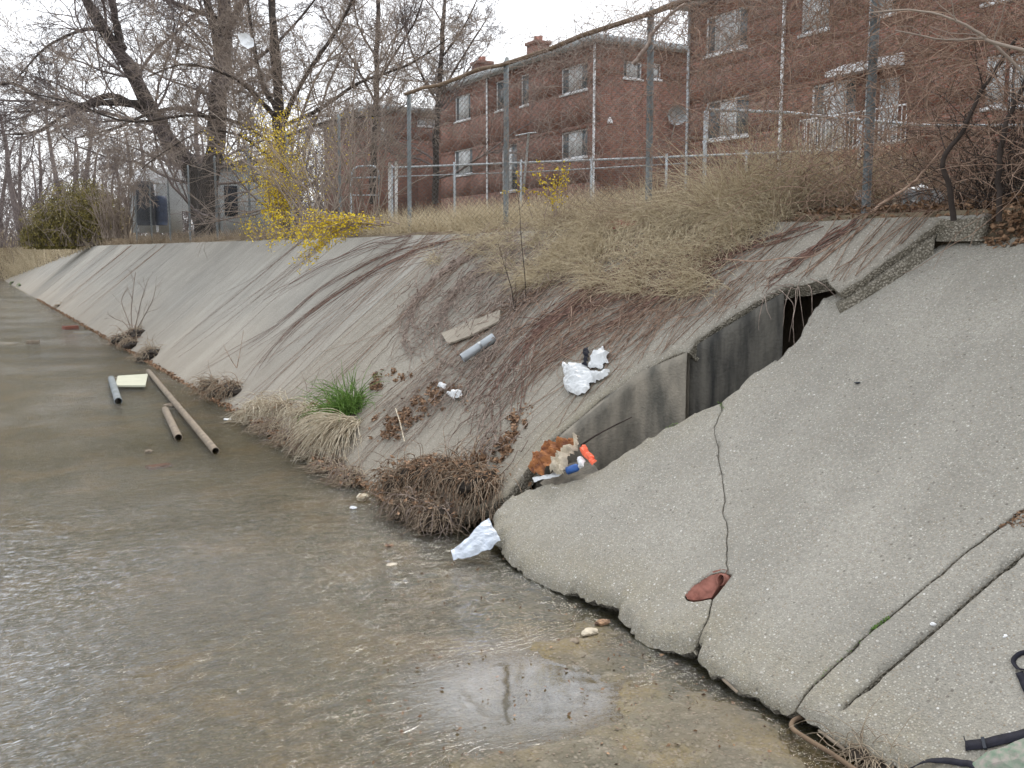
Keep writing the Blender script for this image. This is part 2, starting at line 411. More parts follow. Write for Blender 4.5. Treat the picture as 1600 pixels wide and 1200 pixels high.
M['redb'] = mat('brick_red_loose', (.32, .12, .08), .9, col2=(.2, .08, .06), scale=14)
M['wood'] = mat('grey_board', (.33, .295, .24), .9, col2=(.24, .21, .17), scale=6, stretch=(1, 8, 1))
M['tan'] = mat('muddy_pipe', (.27, .22, .165), .8, col2=(.15, .12, .09), scale=14)
def brick_mat():
    m = bpy.data.materials.new('red_brick'); N = NodeB(m)
    sx = N.n('ShaderNodeSeparateXYZ'); N.l(N.geo.outputs['Position'], sx.inputs[0])
    cb = N.n('ShaderNodeCombineXYZ'); N.l(N.math('ADD', sx.outputs[0], sx.outputs[1]), cb.inputs[0]); N.l(sx.outputs[2], cb.inputs[1])
    bt = N.n('ShaderNodeTexBrick'); N.l(cb.outputs[0], bt.inputs['Vector']); bt.inputs['Scale'].default_value = 1
    bt.inputs['Brick Width'].default_value = .215; bt.inputs['Row Height'].default_value = .075; bt.inputs['Mortar Size'].default_value = .008
    bt.inputs['Color1'].default_value = (.29, .125, .085, 1); bt.inputs['Color2'].default_value = (.16, .072, .052, 1); bt.inputs['Mortar'].default_value = (.26, .2, .17, 1)
    bt.inputs['Bias'].default_value = .0
    c = N.mix(N.rng(N.noise(.5, 4), .4, .65, 0, .45), bt.outputs['Color'], (.13, .065, .05))
    N.l(c, N.b.inputs['Base Color']); N.b.inputs['Roughness'].default_value = .9
    N.l(N.bump(bt.outputs['Fac'], -.4, .01), N.b.inputs['Normal'])
    return m
M['brick'] = brick_mat()

# ---------------------------------------------------------------- ground
GATE = None
def Gz(X, Y):
    """height of the land behind the rim"""
    z = .30+.095*np.clip(X-6.25, 0, 16)
    return z
xs = np.concatenate([[-900, -300, -100, -40, -20.6, -20, -17.4, -16.6], np.arange(-15, 3, 3), [3.0, 3.3, 3.7], np.arange(4, 7, .25), np.arange(7, 14, .5), [15, 17, 20, 24, 30, 45, 80, 200, 500, 1200]])
ys = np.concatenate([[-300, -60, -20], np.arange(-8, 30, .5), np.arange(30, 110, 2.5), [120, 150, 200, 300, 600, 1800]])
GX, GY = np.meshgrid(xs, ys, indexing='ij')
gz = np.where(GX > 6.2, Gz(GX, GY), np.where(GX > 3.15, np.minimum(Fz(GX), Nz(GX))-np.where((GY < 8), .75, .3), WZ-.6))
gz = np.where(GX < -16.8, WZ-.6+np.clip(-16.8-GX, 0, 3.6)*.83, gz)
endm = np.clip((GY-86)/12, 0, 1)*np.clip((GX+9+(GY-86)*.3)/8, 0, 1)              # the channel bends away: grassy bank closes it
gz = np.maximum(gz, WZ-.6+endm*3.9)
gz = np.where((GX > 3.1) & (GX < 9) & (GY > 56), np.maximum(gz, Fz(np.clip(GX, 3.1, 6.6))-.3+.5*np.clip((GX-TOE)/3-(88-GY)/33+.03, 0, .6)*3), gz)
V0 = np.column_stack([GX.ravel(), GY.ravel(), gz.ravel()]); V0[:, 2] += nz(V0, .35)*.12*(np.abs(V0[:, 0]) < 60)*(V0[:, 0] > 6.4)
ni, nj = GX.shape; I = np.arange(ni*nj).reshape(ni, nj)
Q = np.stack([I[:-1, :-1], I[1:, :-1], I[1:, 1:], I[:-1, 1:]], -1).reshape(-1, 4)
tag(np_mesh('ground', V0, Q, M['soil'], None, True), 'brown soil and lawn land around the concrete creek channel', 'ground', kind='structure')

# ---------------------------------------------------------------- stream bed and water
def bed_mat():
    m = bpy.data.materials.new('stream_bed'); N = NodeB(m)
    sx = N.n('ShaderNodeSeparateXYZ'); N.l(N.geo.outputs['Position'], sx.inputs[0])
    c = N.mix(N.rng(N.noise(.9, 5), .38, .62), (.045, .042, .018), (.125, .112, .062))
    c = N.mix(N.rng(N.noise(1.5, 4), .5, .6, 0, .85), c, (.20, .135, .022))
    c = N.mix(N.rng(N.noise(2.3, 5), .5, .62, 0, .7), c, (.04, .038, .024))
    vd = N.vor(38); vc = N.vor(38, out='Color'); sp = N.n('ShaderNodeSeparateColor'); N.l(vc, sp.inputs[0])
    c = N.mix(N.math('MULTIPLY', N.rng(vd, .5, .25), N.rng(sp.outputs[0], .5, .6, 0, .75)), c, N.mix(sp.outputs[1], (.2, .13, .08), (.38, .33, .26)))
    c = N.mix(N.rng(N.noise(26, 5, rough=.7), .45, .62, 0, .6), c, (.075, .062, .04))
    c = N.mix(N.rng(N.noise(120, 3), .4, .65, 0, .5), c, (.07, .06, .045))
    c = N.mix(N.math('MULTIPLY', N.rng(N.noise(11, 6, rough=.7), .52, .66), .5), c, (.3, .26, .2))
    wetc = N.rng(N.math('ADD', sx.outputs[2], N.math('MULTIPLY', N.noise(3, 5), .05)), WZ+.02, WZ+.055)
    al = N.n('ShaderNodeAttribute'); al.attribute_name = 'algae'
    c = N.mix(N.math('MULTIPLY', al.outputs['Fac'], N.rng(N.noise(7, 5), .35, .6, .4, 1)), c, (.03, .032, .024))
    dry = N.mix(.5, c, (.22, .19, .14))
    c = N.mix(wetc, c, dry)
    N.l(c, N.b.inputs['Base Color']); N.l(N.rng(wetc, 0, 1, .45, .9), N.b.inputs['Roughness'])
    N.l(N.bump(N.math('ADD', N.rng(vd, .6, .1), N.noise(70, 4)), .7, .012), N.b.inputs['Normal'])
    return m
M['bed'] = bed_mat()
dry_px = [(640, 1210), (700, 1165), (800, 1160), (870, 1140), (930, 1110), (905, 1060), (850, 1045), (780, 1015), (820, 990), (930, 985), (1010, 1010), (1100, 1060), (1230, 1130), (1400, 1290), (900, 1400), (500, 1400)]
dry = np.array([atz(*p)[:2] for p in dry_px])
wet_px = [(560, 830), (760, 860), (960, 960), (1100, 1040), (860, 1000), (690, 960), (600, 900)]
wetp = np.array([atz(*p)[:2] for p in wet_px])
pud = np.array([atz(*p)[:2] for p in [(640, 1175), (740, 1165), (850, 1140), (895, 1110), (870, 1080), (790, 1040), (700, 1005), (640, 1010), (600, 1100)]])
def bedz(P):
    d, i = seg_dist(P, dry); sd_ = np.where(i, d, -d)
    h = -.055+.085*np.clip((sd_+.10)/.3, 0, 1)
    d2, i2 = seg_dist(P, wetp); s2 = np.where(i2, d2, -d2)
    h = np.maximum(h, -.055+.05*np.clip((s2+.15)/.35, 0, 1))
    d3, i3 = seg_dist(P, pud); s3 = np.where(i3, d3, -d3)
    h -= .05*np.clip((s3+.02)/.12, 0, 1)
    return h
gx_ = np.arange(-1.2, 4.4, .03); gy_ = np.arange(1.8, 9, .03)
def bedh(P2): return WZ+bedz(P2)*.8-.004+nz(P2, 1.5)*.022+nz(P2, 5, 4)*.022+nz(P2, 14, 9)*.016+nz(P2, 31, 5)*.007
BX, BY = np.meshgrid(gx_, gy_, indexing='ij'); P2 = np.column_stack([BX.ravel(), BY.ravel()])
bz = WZ+bedz(P2)*.8-.004+nz(P2, 1.5)*.022+nz(P2, 5, 4)*.022+nz(P2, 14, 9)*.016+nz(P2, 31, 5)*.007
bz = np.where(P2[:, 0] > 3.5, bz-.12*np.clip(P2[:, 0]-3.5, 0, 1), bz)
I = np.arange(len(P2)).reshape(BX.shape); Qb = np.stack([I[:-1, :-1], I[1:, :-1], I[1:, 1:], I[:-1, 1:]], -1).reshape(-1, 4)
sbo = np_mesh('stream_bed', np.column_stack([P2, bz]), Qb, M['bed'], None, True)
ap = np.array([atz(*p)[:2] for p in [(600, 800), (700, 850), (770, 870), (850, 915), (960, 960), (1030, 1010), (1100, 1040), (1200, 1100)]]); da, _ = seg_dist(P2, ap, False)
at_ = sbo.data.attributes.new('algae', 'FLOAT', 'POINT'); at_.data.foreach_set('value', np.clip((.42-da+nz(P2, 3, 5)*.18)/.25, 0, 1).astype(np.float32))
tag(sbo, 'gravelly brown creek bed showing beside the puddle', 'stream bed', kind='structure')
gx_ = np.concatenate([np.arange(-17, -1.2, .6), [-1.15]]); 
def coarse(x0, x1, y0, y1, st, name, lab):
    ax = np.linspace(x0, x1, max(2, int((x1-x0)/st))); ay = np.linspace(y0, y1, max(2, int((y1-y0)/st)))
    X_, Y_ = np.meshgrid(ax, ay, indexing='ij'); p = np.column_stack([X_.ravel(), Y_.ravel()])
    z_ = WZ-.055+nz(p, .5, 3)*.045+nz(p, 1.7, 8)*.02
    far = np.clip((p[:, 1]-14)/10, 0, 1); z_ = z_+far*(nz(np.column_stack([p[:, 0]*.5, p[:, 1]*.35]), 1, 12)*.10+.012)
    I_ = np.arange(len(p)).reshape(X_.shape); q_ = np.stack([I_[:-1, :-1], I_[1:, :-1], I_[1:, 1:], I_[:-1, 1:]], -1).reshape(-1, 4)
    tag(np_mesh('stream_bed', np.column_stack([p, z_]), q_, M['bed'], None, True), lab, 'stream bed', kind='structure')
coarse(-17, 4.2, 8.96, 110, .2, 'b', 'shallow brown creek bed under the far running water')
coarse(-17, -1.17, -8, 8.97, .3, 'b', 'brown creek bed under the near left water')
coarse(-1.17, 4.4, -8, 1.82, .25, 'b', 'creek bed behind the viewpoint')

def water_mat():
    m = bpy.data.materials.new('creek_water'); N = NodeB(m); t = N.t
    out = [n for n in t.nodes if n.type == 'OUTPUT_MATERIAL'][0]
    # ripples: finer across the flow; calm inside the sheltered puddle
    pc = pud.mean(0)
    vm = N.n('ShaderNodeVectorMath', operation='DISTANCE'); N.l(N.geo.outputs['Position'], vm.inputs[0]); vm.inputs[1].default_value = (pc[0]+.25, pc[1]-.1, WZ)
    calm = N.rng(vm.outputs['Value'], .35, 1.0, .0, 1.)
    mp = N.n('ShaderNodeMapping'); mp.inputs['Rotation'].default_value = (0, 0, R(25)); mp.inputs['Scale'].default_value = (5, 15, 1); N.l(N.geo.outputs['Position'], mp.inputs[0])
    n1 = N.n('ShaderNodeTexNoise'); n1.inputs['Scale'].default_value = 1.5; n1.inputs['Detail'].default_value = 5; n1.inputs['Roughness'].default_value = .6; n1.inputs['Distortion'].default_value = .8; N.l(mp.outputs[0], n1.inputs['Vector'])
    mp2 = N.n('ShaderNodeMapping'); mp2.inputs['Rotation'].default_value = (0, 0, R(-12)); mp2.inputs['Scale'].default_value = (14, 34, 1); N.l(N.geo.outputs['Position'], mp2.inputs[0])
    n2 = N.n('ShaderNodeTexNoise'); n2.inputs['Scale'].default_value = 1.3; n2.inputs['Detail'].default_value = 3; n2.inputs['Distortion'].default_value = .5; N.l(mp2.outputs[0], n2.inputs['Vector'])
    act = N.rng(N.noise(.55, 3), .35, .65, .45, 1.1)
    h = N.math('MULTIPLY', N.math('MULTIPLY', N.math('ADD', n1.outputs['Fac'], N.math('MULTIPLY', n2.outputs['Fac'], .3)), calm), act)
    far_ = N.n('ShaderNodeSeparateXYZ'); N.l(N.geo.outputs['Position'], far_.inputs[0])
    h = N.math('MULTIPLY', h, N.rng(far_.outputs[1], 6, 11, .22, 1.))
    nb_ = N.bump(h, 1., .11)
    gl = N.n('ShaderNodeBsdfGlossy'); gl.inputs['Roughness'].default_value = .06; gl.inputs['Color'].default_value = (.95, .97, 1, 1); N.l(nb_, gl.inputs['Normal'])
    tr = N.n('ShaderNodeBsdfTransparent'); tr.inputs['Color'].default_value = (.84, .76, .52, 1)
    fr = N.n('ShaderNodeFresnel'); fr.inputs['IOR'].default_value = 1.33; N.l(nb_, fr.inputs['Normal'])
    turb = N.n('ShaderNodeBsdfDiffuse'); turb.inputs['Color'].default_value = (.12, .115, .06, 1)
    ms0 = N.n('ShaderNodeMixShader'); ms0.inputs[0].default_value = .10; N.l(tr.outputs[0], ms0.inputs[1]); N.l(turb.outputs[0], ms0.inputs[2])
    ms = N.n('ShaderNodeMixShader'); N.l(N.math('MULTIPLY', fr.outputs[0], N.rng(vm.outputs['Value'], .3, .8, 3.6, 1.6)), ms.inputs[0]); N.l(ms0.outputs[0], ms.inputs[1]); N.l(gl.outputs[0], ms.inputs[2])
    N.l(ms.outputs[0], out.inputs['Surface']); t.nodes.remove(N.b); return m
M['water'] = water_mat()
def waves(P):
    """sum of directional ripples whose crests lie across the flow"""
    r_ = np.random.default_rng(4); h = np.zeros(len(P)); base = math.atan2(cY, sY)
    act = .55+.9*np.clip(nz(P, .9, 6)+.35, 0, 1); pc_ = pud.mean(0)+np.array([.12, .0]); calm = np.clip((np.linalg.norm((P-pc_)*np.array([1, 1.0]), axis=1)-.30)/.55, .03, 1)
    dd_, ii_ = seg_dist(P, dry); calm *= np.clip(np.where(ii_, 0, dd_)/.25+.15, 0, 1)
    for i in range(70):
        lam = .035*(7.0**(r_.random()**1.2)); th = base+r_.normal()*.55; k = 2*math.pi/lam; ph = r_.random()*6.28
        wx_ = P[:, 0]+.05*np.sin(P[:, 1]*7+i)+.04*np.sin(P[:, 1]*17+2*i); wy_ = P[:, 1]+.05*np.sin(P[:, 0]*6+i*2)
        g = np.sin(k*(wx_*math.cos(th)+wy_*math.sin(th))+ph); env = .5+.5*np.sin(P[:, 0]*(3+i % 5)+P[:, 1]*(2+i % 3)+i*1.7)
        h += lam*.0066*g*env
    return h*act*calm
gx_ = np.arange(-.6, 3.72, .015); gy_ = np.arange(2.0, 11.0, .018)
WX, WY = np.meshgrid(gx_, gy_, indexing='ij'); Pw = np.column_stack([WX.ravel(), WY.ravel()]); hw = waves(Pw)
hw *= np.clip((11-Pw[:, 1])/4.5, 0, 1)
edge_ = np.minimum.reduce([Pw[:, 0]+.6, 3.7-Pw[:, 0], Pw[:, 1]-2, 10.98-Pw[:, 1]]); hw *= np.clip(edge_/.1, 0, 1)
x1_, y1_ = gx_[-1], gy_[-1]; I = np.arange(len(Pw)).reshape(WX.shape); Qw = np.stack([I[:-1, :-1], I[1:, :-1], I[1:, 1:], I[:-1, 1:]], -1).reshape(-1, 4)
Vw = np.column_stack([Pw, WZ+hw]); c0 = len(Vw)
o_ = [(-17, -8), (-.6, -8), (x1_, -8), (4.4, -8), (-17, 2.0), (4.4, 2.0), (-17, y1_), (4.4, y1_), (-17, 110), (-.6, 110), (x1_, 110), (4.4, 110)]
Vw = np.concatenate([Vw, [(x, y, WZ) for x, y in o_]]); q_ = lambda i: c0+i
A00, A10, A01, A11 = I[0, 0], I[-1, 0], I[0, -1], I[-1, -1]
Qw = np.concatenate([Qw, [[q_(0), q_(1), A00, q_(4)], [q_(1), q_(2), A10, A00], [q_(2), q_(3), q_(5), A10], [q_(4), A00, A01, q_(6)], [A10, q_(5), q_(7), A11], [q_(6), A01, q_(9), q_(8)], [A01, A11, q_(10), q_(9)], [A11, q_(7), q_(11), q_(10)]]])
tag(np_mesh('water', Vw, Qw, M['water'], None, True), 'shallow rippled brown creek water', 'water', kind='structure')

# ---------------------------------------------------------------- concrete bank
pl_F = lambda x, y: FA+FB*x
pl_N = lambda x, y: NA+NB*x
A_px = [(792, 772), (822, 735), (850, 695), (900, 652), (950, 611), (1000, 577), (1055, 547), (1077, 545), (1088, 528), (1115, 508), (1180, 467), (1232, 443), (1292, 432), (1296, 440), (1312, 452), (1345, 432), (1400, 392), (1466, 341)]
A = [onF(*p)[:2] for p in A_px]
poly = [np.array([TOE, 12.8])]+[np.array([TOE, 7.2])]+A+[np.array([RIM, A[-1][1]-.02]), np.array([RIM, 12.8])]
brk = [False, True]+[True]*len(A)+[False, False]
brk = brk[:len(poly)]
poly = [np.array(p) for p in poly]; NEARPOLY = [tuple(p) for p in poly]
o = slab('concrete_bank_slab', poly, brk, pl_F, .13, M['mid'], M['edge'], sp=.10, rb=.03, jag=.012)
tag(o, 'big sloping concrete slab under red-brown vines with a broken near edge over the dark gap', 'concrete slab')
yj = [12.8, 22.3, 31.2, 41.5, 52.3]
for i in range(4):
    y0, y1 = yj[i]+.03, yj[i+1]-.0
    o = slab('concrete_bank', [(TOE, y0), (RIM+.1*i*.3, y0), (RIM+.1*(i+1)*.3, y1), (TOE, y1)], [False]*4, pl_F, .14, M['far'], M['edge'], sp=.45, rj=.02)
    tag(o, ['pale concrete bank panel left of the vine-covered slab', 'concrete bank panel below the yellow bushes', 'streaked concrete bank panel below the white shelter', 'farthest dark-streaked concrete bank panel by the olive bush'][i], 'embankment', kind='structure')
o = slab('concrete_bank', [(TOE, 52.33), (RIM+.12, 52.33), (RIM+.1, 56), (TOE, 90)], [False, False, True, False], pl_F, .14, M['far'], M['edge'], sp=.7, rj=.02, rb=.02, jag=.1)
tag(o, 'last wedge of concrete bank running out under the pale grass at the far left', 'embankment', kind='structure')
# opposite bank, outside the picture
np_mesh('opposite_bank', [(-16.8, -20, WZ-.05), (-16.8, 75, WZ-.05), (-20, 75, .4), (-20, -20, .4)], [[0, 3, 2, 1]], M['far'])
tag(bpy.data.objects['opposite_bank'], 'plain concrete bank on the other side of the creek', 'embankment', kind='structure')

# near sunken slabs: pieces cut by the crack, the joint and the groove
B_px = [(770, 800), (778, 790), (800, 770), (850, 752), (905, 742), (942, 726), (1010, 680), (1085, 640), (1127, 622)]
B2_px = [(1127, 622), (1165, 590), (1192, 572), (1222, 550), (1212, 562), (1250, 522), (1266, 490), (1285, 465), (1305, 458), (1330, 440), (1400, 405), (1478, 376), (1540, 369), (1700, 347)]
crack = [(1127, 622), (1128, 640), (1116, 665), (1122, 715), (1130, 762), (1129, 800), (1137, 828), (1135, 862), (1137, 892)]
crack2 = [(1143, 893), (1112, 935), (1109, 948), (1102, 972), (1090, 990)]
low1 = [(1088, 1006), (1030, 996), (985, 972), (966, 948), (968, 935), (935, 928), (905, 915), (860, 903), (820, 885), (790, 858), (768, 828)]
low2 = [(1092, 992), (1090, 1018), (1110, 1042), (1150, 1062), (1190, 1082), (1243, 1097)]
joint = [(1243, 1097), (1300, 1040), (1385, 966), (1440, 920), (1500, 868), (1560, 822), (1610, 785), (1700, 715)]
groove = [(1318, 1100), (1345, 1075), (1400, 1030), (1480, 962), (1560, 892), (1610, 850), (1700, 775)]
low3 = [(1243, 1098), (1262, 1112), (1300, 1135), (1345, 1160), (1400, 1186), (1450, 1215), (1560, 1290), (1700, 1400)]
def frac(L, d=3, a=.09):
    L = [np.array(p, float) for p in L]
    for _ in range(d):
        o = [L[0]]
        for p, q in zip(L[:-1], L[1:]): v = q-p; o += [(p+q)/2+np.array([-v[1], v[0]])*random.uniform(-a, a), q]
        L = o
    return L
crack = frac(crack, 2); crack2 = frac(crack2, 1); joint = frac(joint, 2, .03); groove = frac(groove, 1, .012)
W = lambda L: [onN(*p)[:2] for p in L]
def off(L, dx, dy): return [np.array([p[0]+dx, p[1]+dy]) for p in L]
# pipe hole outline cut into the slabs by the crack
hole = [(1137, 890), (1126, 889), (1112, 893), (1098, 901), (1086, 910), (1076, 921), (1070, 930), (1074, 936), (1084, 938), (1098, 937), (1112, 934)]
c1 = W(crack); b1 = W(B_px); l1 = W(low1); c2 = W(crack2); hl = W(hole)
pA = b1+c1[1:]+hl[1:]+c2[2:]+l1
kA = [True]*(len(b1)-1)+[True]*0+[False]*(len(c1)-1)+[False]*len(hl[1:])+[False]*len(c2[2:])+[True]*(len(l1)+1)
kA = kA[:len(pA)]+[True]*(len(pA)-len(kA))
oA = slab('sunken_slab', pA, kA, pl_N, .15, M['near'], M['edge'], sp=.036, rb=.065, rj=.012, jag=.013)
tag(oA, 'left sunken concrete slab with a ragged tip above the water, left of the crack', 'concrete slab', 'broken sunken slabs')
b2 = W(B2_px); j1 = W(joint); l2 = W(low2)
c1o = off(c1, -.001, -.007); c2o = off(c2, 0, -.008)
pB = c1o[::1][::-1][:-1]; pB = [c1o[0]]+b2[1:]+[j1[-1]]+j1[::-1][1:]+l2[::-1][1:]+c2o[::-1][1:]+[c1o[-1]]+c1o[::-1][1:-1]
kB = [True]*len(b2)+[False]*(len(j1)-1)+[True]*(len(l2)-1)
kB += [False]*(len(pB)-len(kB))
oB = slab('sunken_slab', pB, kB, pl_N, .15, M['near'], M['edge'], sp=.042, rb=.05, rj=.012, jag=.013)
tag(oB, 'largest sunken concrete slab with the crack on its left and the mossy joint on its right', 'concrete slab', 'broken sunken slabs')
g1 = W(groove); l3 = W(low3); j1o = off(j1, 0, -.008)
g1o = off(g1, .0, -.022); g1o[0] = g1[0]+np.array([-.01, -.012]); g1o[1] = g1[1]+np.array([0, -.010])
pC = [j1o[0]]+l3[1:]+g1o[::-1]+g1+[j1o[-1]]+j1o[::-1][1:-1]
kC = [True]*(len(l3)-1)+[False]*(len(pC)-len(l3)+1)
oC = slab('sunken_slab', pC, kC, lambda x, y: NA+NB*x+.003, .15, M['near'], M['edge'], sp=.042, rb=.05, rj=.026, jag=.012)
tag(oC, 'lowest concrete slab right of the mossy joint, with a dark formed groove running up it', 'concrete slab', 'broken sunken slabs')

# vertical headwalls under the broken edge
def headwall(name, pxs, mt, label, top_off, depth, back=.025):
    P = [onF(*p)[:2] for p in pxs]; P = np.array(P)
    q = []
    for a, b in zip(P[:-1], P[1:]):
        m = max(2, int(np.linalg.norm(b-a)/.05))
        for j in range(m): q.append(a+(b-a)*j/m)
    q.append(P[-1]); q = np.array(q); tg = unit(np.gradient(q, axis=0)); nn = np.column_stack([-tg[:, 1], tg[:, 0]])
    if (nn@np.array([0, 1])).mean() < 0: nn = -nn
    V = []; m = 14; n = len(q)
    for side in (0, 1):
        for j in range(m+1):
            zt = Fz(q[:, 0])-top_off; z = zt-depth*j/m
            rnd_ = .012*max(0, 1-j*1.2) if side == 0 else 0
            dd = back+rnd_+(.16 if side else 0)+nz(np.column_stack([q, z]), 4)*.005
            V.append(np.column_stack([q+nn*dd[:, None], z]))
    V = np.concatenate(V); Fs = []
    for j in range(m):
        for i in range(n-1):
            a = j*n+i; Fs.append((a, a+1, a+n+1, a+n)); b = (m+1)*n+a; Fs.append((b+n, b+n+1, b+1, b))
    for i in range(n-1): b = (m+1)*n+i; Fs.append((i, b, b+1, i+1))
    for j in range(m):
        for i in (0, n-1):
            a = j*n+i; b = (m+1)*n+a; Fs.append((a, a+n, b+n, b))
    o = poly_mesh(name, V, Fs, mt, None, True); tag(o, label, 'retaining wall'); return o
headwall('headwall', [(838, 712), (1000, 577), (1074, 546)], M['wallt'], 'silty headwall block with a rounded shoulder left of the vertical split', .02, 1.0, -.012)
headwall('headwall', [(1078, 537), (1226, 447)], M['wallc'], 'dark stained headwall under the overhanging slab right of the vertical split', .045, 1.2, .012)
headwall('broken_footing', [(1314, 452), (1345, 432), (1400, 392), (1462, 345)], M['edge'], 'rough exposed aggregate face under the upper right edge of the vine-covered slab', .10, .35, .0)
# silt floor in the trench between slabs
tr = [onN(*p) for p in [(840, 738), (870, 716), (905, 702), (925, 704), (938, 716), (945, 732), (942, 745), (870, 760)]]
o = poly_mesh('silt', [(p[0]+.05, p[1]+.05, p[2]-dz_) for p, dz_ in zip(tr, (.10, .08, .10, .12, .14, .14, .12, .10))], [tuple(range(len(tr)))], M['wallt']); tag(o, 'pale silt packed in the gap beside the orange rag', 'silt', kind='stuff')
# coping block and broken kerb at the top
p0 = atX(1470, 343, 6.12); p1 = atX(1534, 338, 6.12)
cb = [(p0[0]-.02, p0[1]+.02), (p0[0]+.02, p1[1]), (p0[0]+.45, p1[1]), (p0[0]+.45, p0[1]+.02)]
o = slab('coping_block', cb, [True]*4, lambda x, y: .26+0*x, .18, M['far'], M['edge'], sp=.05, rb=.02, jag=.01)
tag(o, 'short rough coping block jutting out over a dark hole at the top of the bank', 'concrete block')
for (x, y), s, lab in (((1528, 378), .05, 'small dark broken stone under the coping block'), ((1395, 402), .03, 'tiny chip of concrete lying on the rim step')):
    p = onN(x, y); q = rng.normal(size=(30, 3)); q = unit(q)*s*rng.uniform(.7, 1.1, (30, 1)); q[:, 2] *= .7
    import bmesh
    bm = bmesh.new(); [bm.verts.new(tuple(v+p)) for v in q]; bmesh.ops.convex_hull(bm, input=bm.verts); me = bpy.data.meshes.new('stone'); bm.to_mesh(me); bm.free()
    tag(link('stone', me, M['edge']), lab, 'stone')

# clay drain pipe in the slab
def hollow(name, a, b, r, th, mt, parent=None, k=18, inner=None):
    a = np.array(a, float); b = np.array(b, float); t = unit(b-a); u = unit(np.cross(t, [0, 0, 1.])); v = np.cross(u, t)
    th_ = np.arange(k)*2*np.pi/k; c = np.cos(th_)[:, None]*u+np.sin(th_)[:, None]*v
    V = np.concatenate([a+c*r, b+c*r, b+c*(r-th), a+c*(r-th)]); Fs = []
    for ring in range(4):
        for i in range(k):
            j = (i+1) % k; n2 = ((ring+1) % 4)*k; Fs.append((ring*k+i, ring*k+j, n2+j, n2+i))
    return poly_mesh(name, V, Fs, mt, parent, False)
pc0 = onN(1084, 930); pc1 = onN(1132, 898); dirp = unit(pc1-pc0)
t = thing('clay_pipe', pc0, 'broken terracotta drain pipe set in the concrete below the crack', 'pipe')
hb = np.array([onN(*p, -.006) for p in frac(hole+[hole[0]], 2, .03)[:-1]]); nb_h = len(hb)
hb = (hb-hb.mean(0))*.985+hb.mean(0); V = []; Fs = []; m = 7
proj = pc0+((hb-pc0)@dirp)[:, None]*dirp; proj = pc0+(pc1-pc0)*.5+(proj-(pc0+pc1)/2)*.7
for j in range(m+1):
    q = j/m; ringp = hb*(1-q)+proj*q; ringp = ringp-np.array([-.5, 0, .85])*(.09*math.sin(q*math.pi/2)); V.append(ringp)
for j in range(m):
    for i in range(nb_h): a = j*nb_h+i; b_ = j*nb_h+(i+1) % nb_h; Fs.append((a, b_, b_+nb_h, a+nb_h))
poly_mesh('trough', np.concatenate(V), Fs, M['clay'], t, True)
sk0 = pc1-dirp*.030+np.array([.004, 0, -.012]); skd = unit(dirp*.8+np.array([.35, .15, -.75])); hollow('socket', sk0, sk0+skd*.2, .036, .007, M['clay'], t, 24)
T = Tubes(12); T.batch([sk0+skd*.022, sk0+skd*.05], .030); T.build('bore_shade_disc', M['black'], t)  # black disc stands in for the darkness inside the pipe

# ---------------------------------------------------------------- buildings
def wallX(T, X, y0, y1, z0, z1, holes, thick=.25):
    """facade in plane X with rectangular openings (ya,yb,za,zb)"""
    yy = sorted({y0, y1, *[h[0] for h in holes], *[h[1] for h in holes]}); zz = sorted({z0, z1, *[h[2] for h in holes], *[h[3] for h in holes]})
    for a, b in zip(yy[:-1], yy[1:]):
        for c, d in zip(zz[:-1], zz[1:]):
            my, mz = (a+b)/2, (c+d)/2
            if any(h[0] < my < h[1] and h[2] < mz < h[3] for h in holes): continue
            T.box((X, a, c), (X+thick, b, d))
def window(par, X, ya, yb, za, zb, blind=.5, bars=2, mode='X', door=False):
    """frame > pane, sill"""
    tr_ = (lambda p: p) if mode == 'X' else (lambda p: (p[1], X+(p[0]-X), p[2]))
    def bx(T, a, b):
        a, b = tr_(a), tr_(b); T.box(np.minimum(a, b), np.maximum(a, b))
    f = Tubes(); w_ = .06; dx = .07
    bx(f, (X+dx, ya, za), (X+dx+.06, ya+w_, zb)); bx(f, (X+dx, yb-w_, za), (X+dx+.06, yb, zb))
    bx(f, (X+dx, ya+w_, zb-w_), (X+dx+.06, yb-w_, zb)); bx(f, (X+dx, ya+w_, za), (X+dx+.06, yb-w_, za+w_))
    for i in range(1, bars):
        y = ya+(yb-ya)*i/bars; bx(f, (X+dx+.005, y-.03, za+w_), (X+dx+.055, y+.03, zb-w_))
    fo = f.build('door' if door else 'window', M['white'], par, False)
    g = Tubes(); bx(g, (X+dx+.03, ya+w_, za+w_), (X+dx+.04, yb-w_, zb-w_)); go = g.build('pane', M['glass'], None, False); go.parent = fo
    if blind > 0:
        b_ = Tubes(); c = ya+(yb-ya)*.5; L = (yb-ya)*blind/2
        bx(b_, (X+dx+.012, c-L, za+w_+.02), (X+dx+.022, c+L, zb-w_-.02)); bo = b_.build('blind', M['blind'], None, False); bo.parent = fo
    s = Tubes(); bx(s, (X-.04, ya-.05, za-.09), (X+.10, yb+.05, za-.003)); so_ = s.build('sill', M['white'], None, False); so_.parent = fo
    return fo
def rectX(X, x0, x1, yt, yb_):          # pixel rectangle on plane X (x0 = left edge: larger Y)
    a = atX(x0, yt, X); b = atX(x0, yb_, X); c = atX(x1, yt, X); return (min(a[1], c[1]), max(a[1], c[1]), b[2], a[2])
def rectYp(Y, x0, x1, yt, yb_):
    a = atYp(x0, yt, Y); b = atYp(x0, yb_, Y); c = atYp(x1, yt, Y); return (min(a[0], c[0]), max(a[0], c[0]), b[2], a[2])

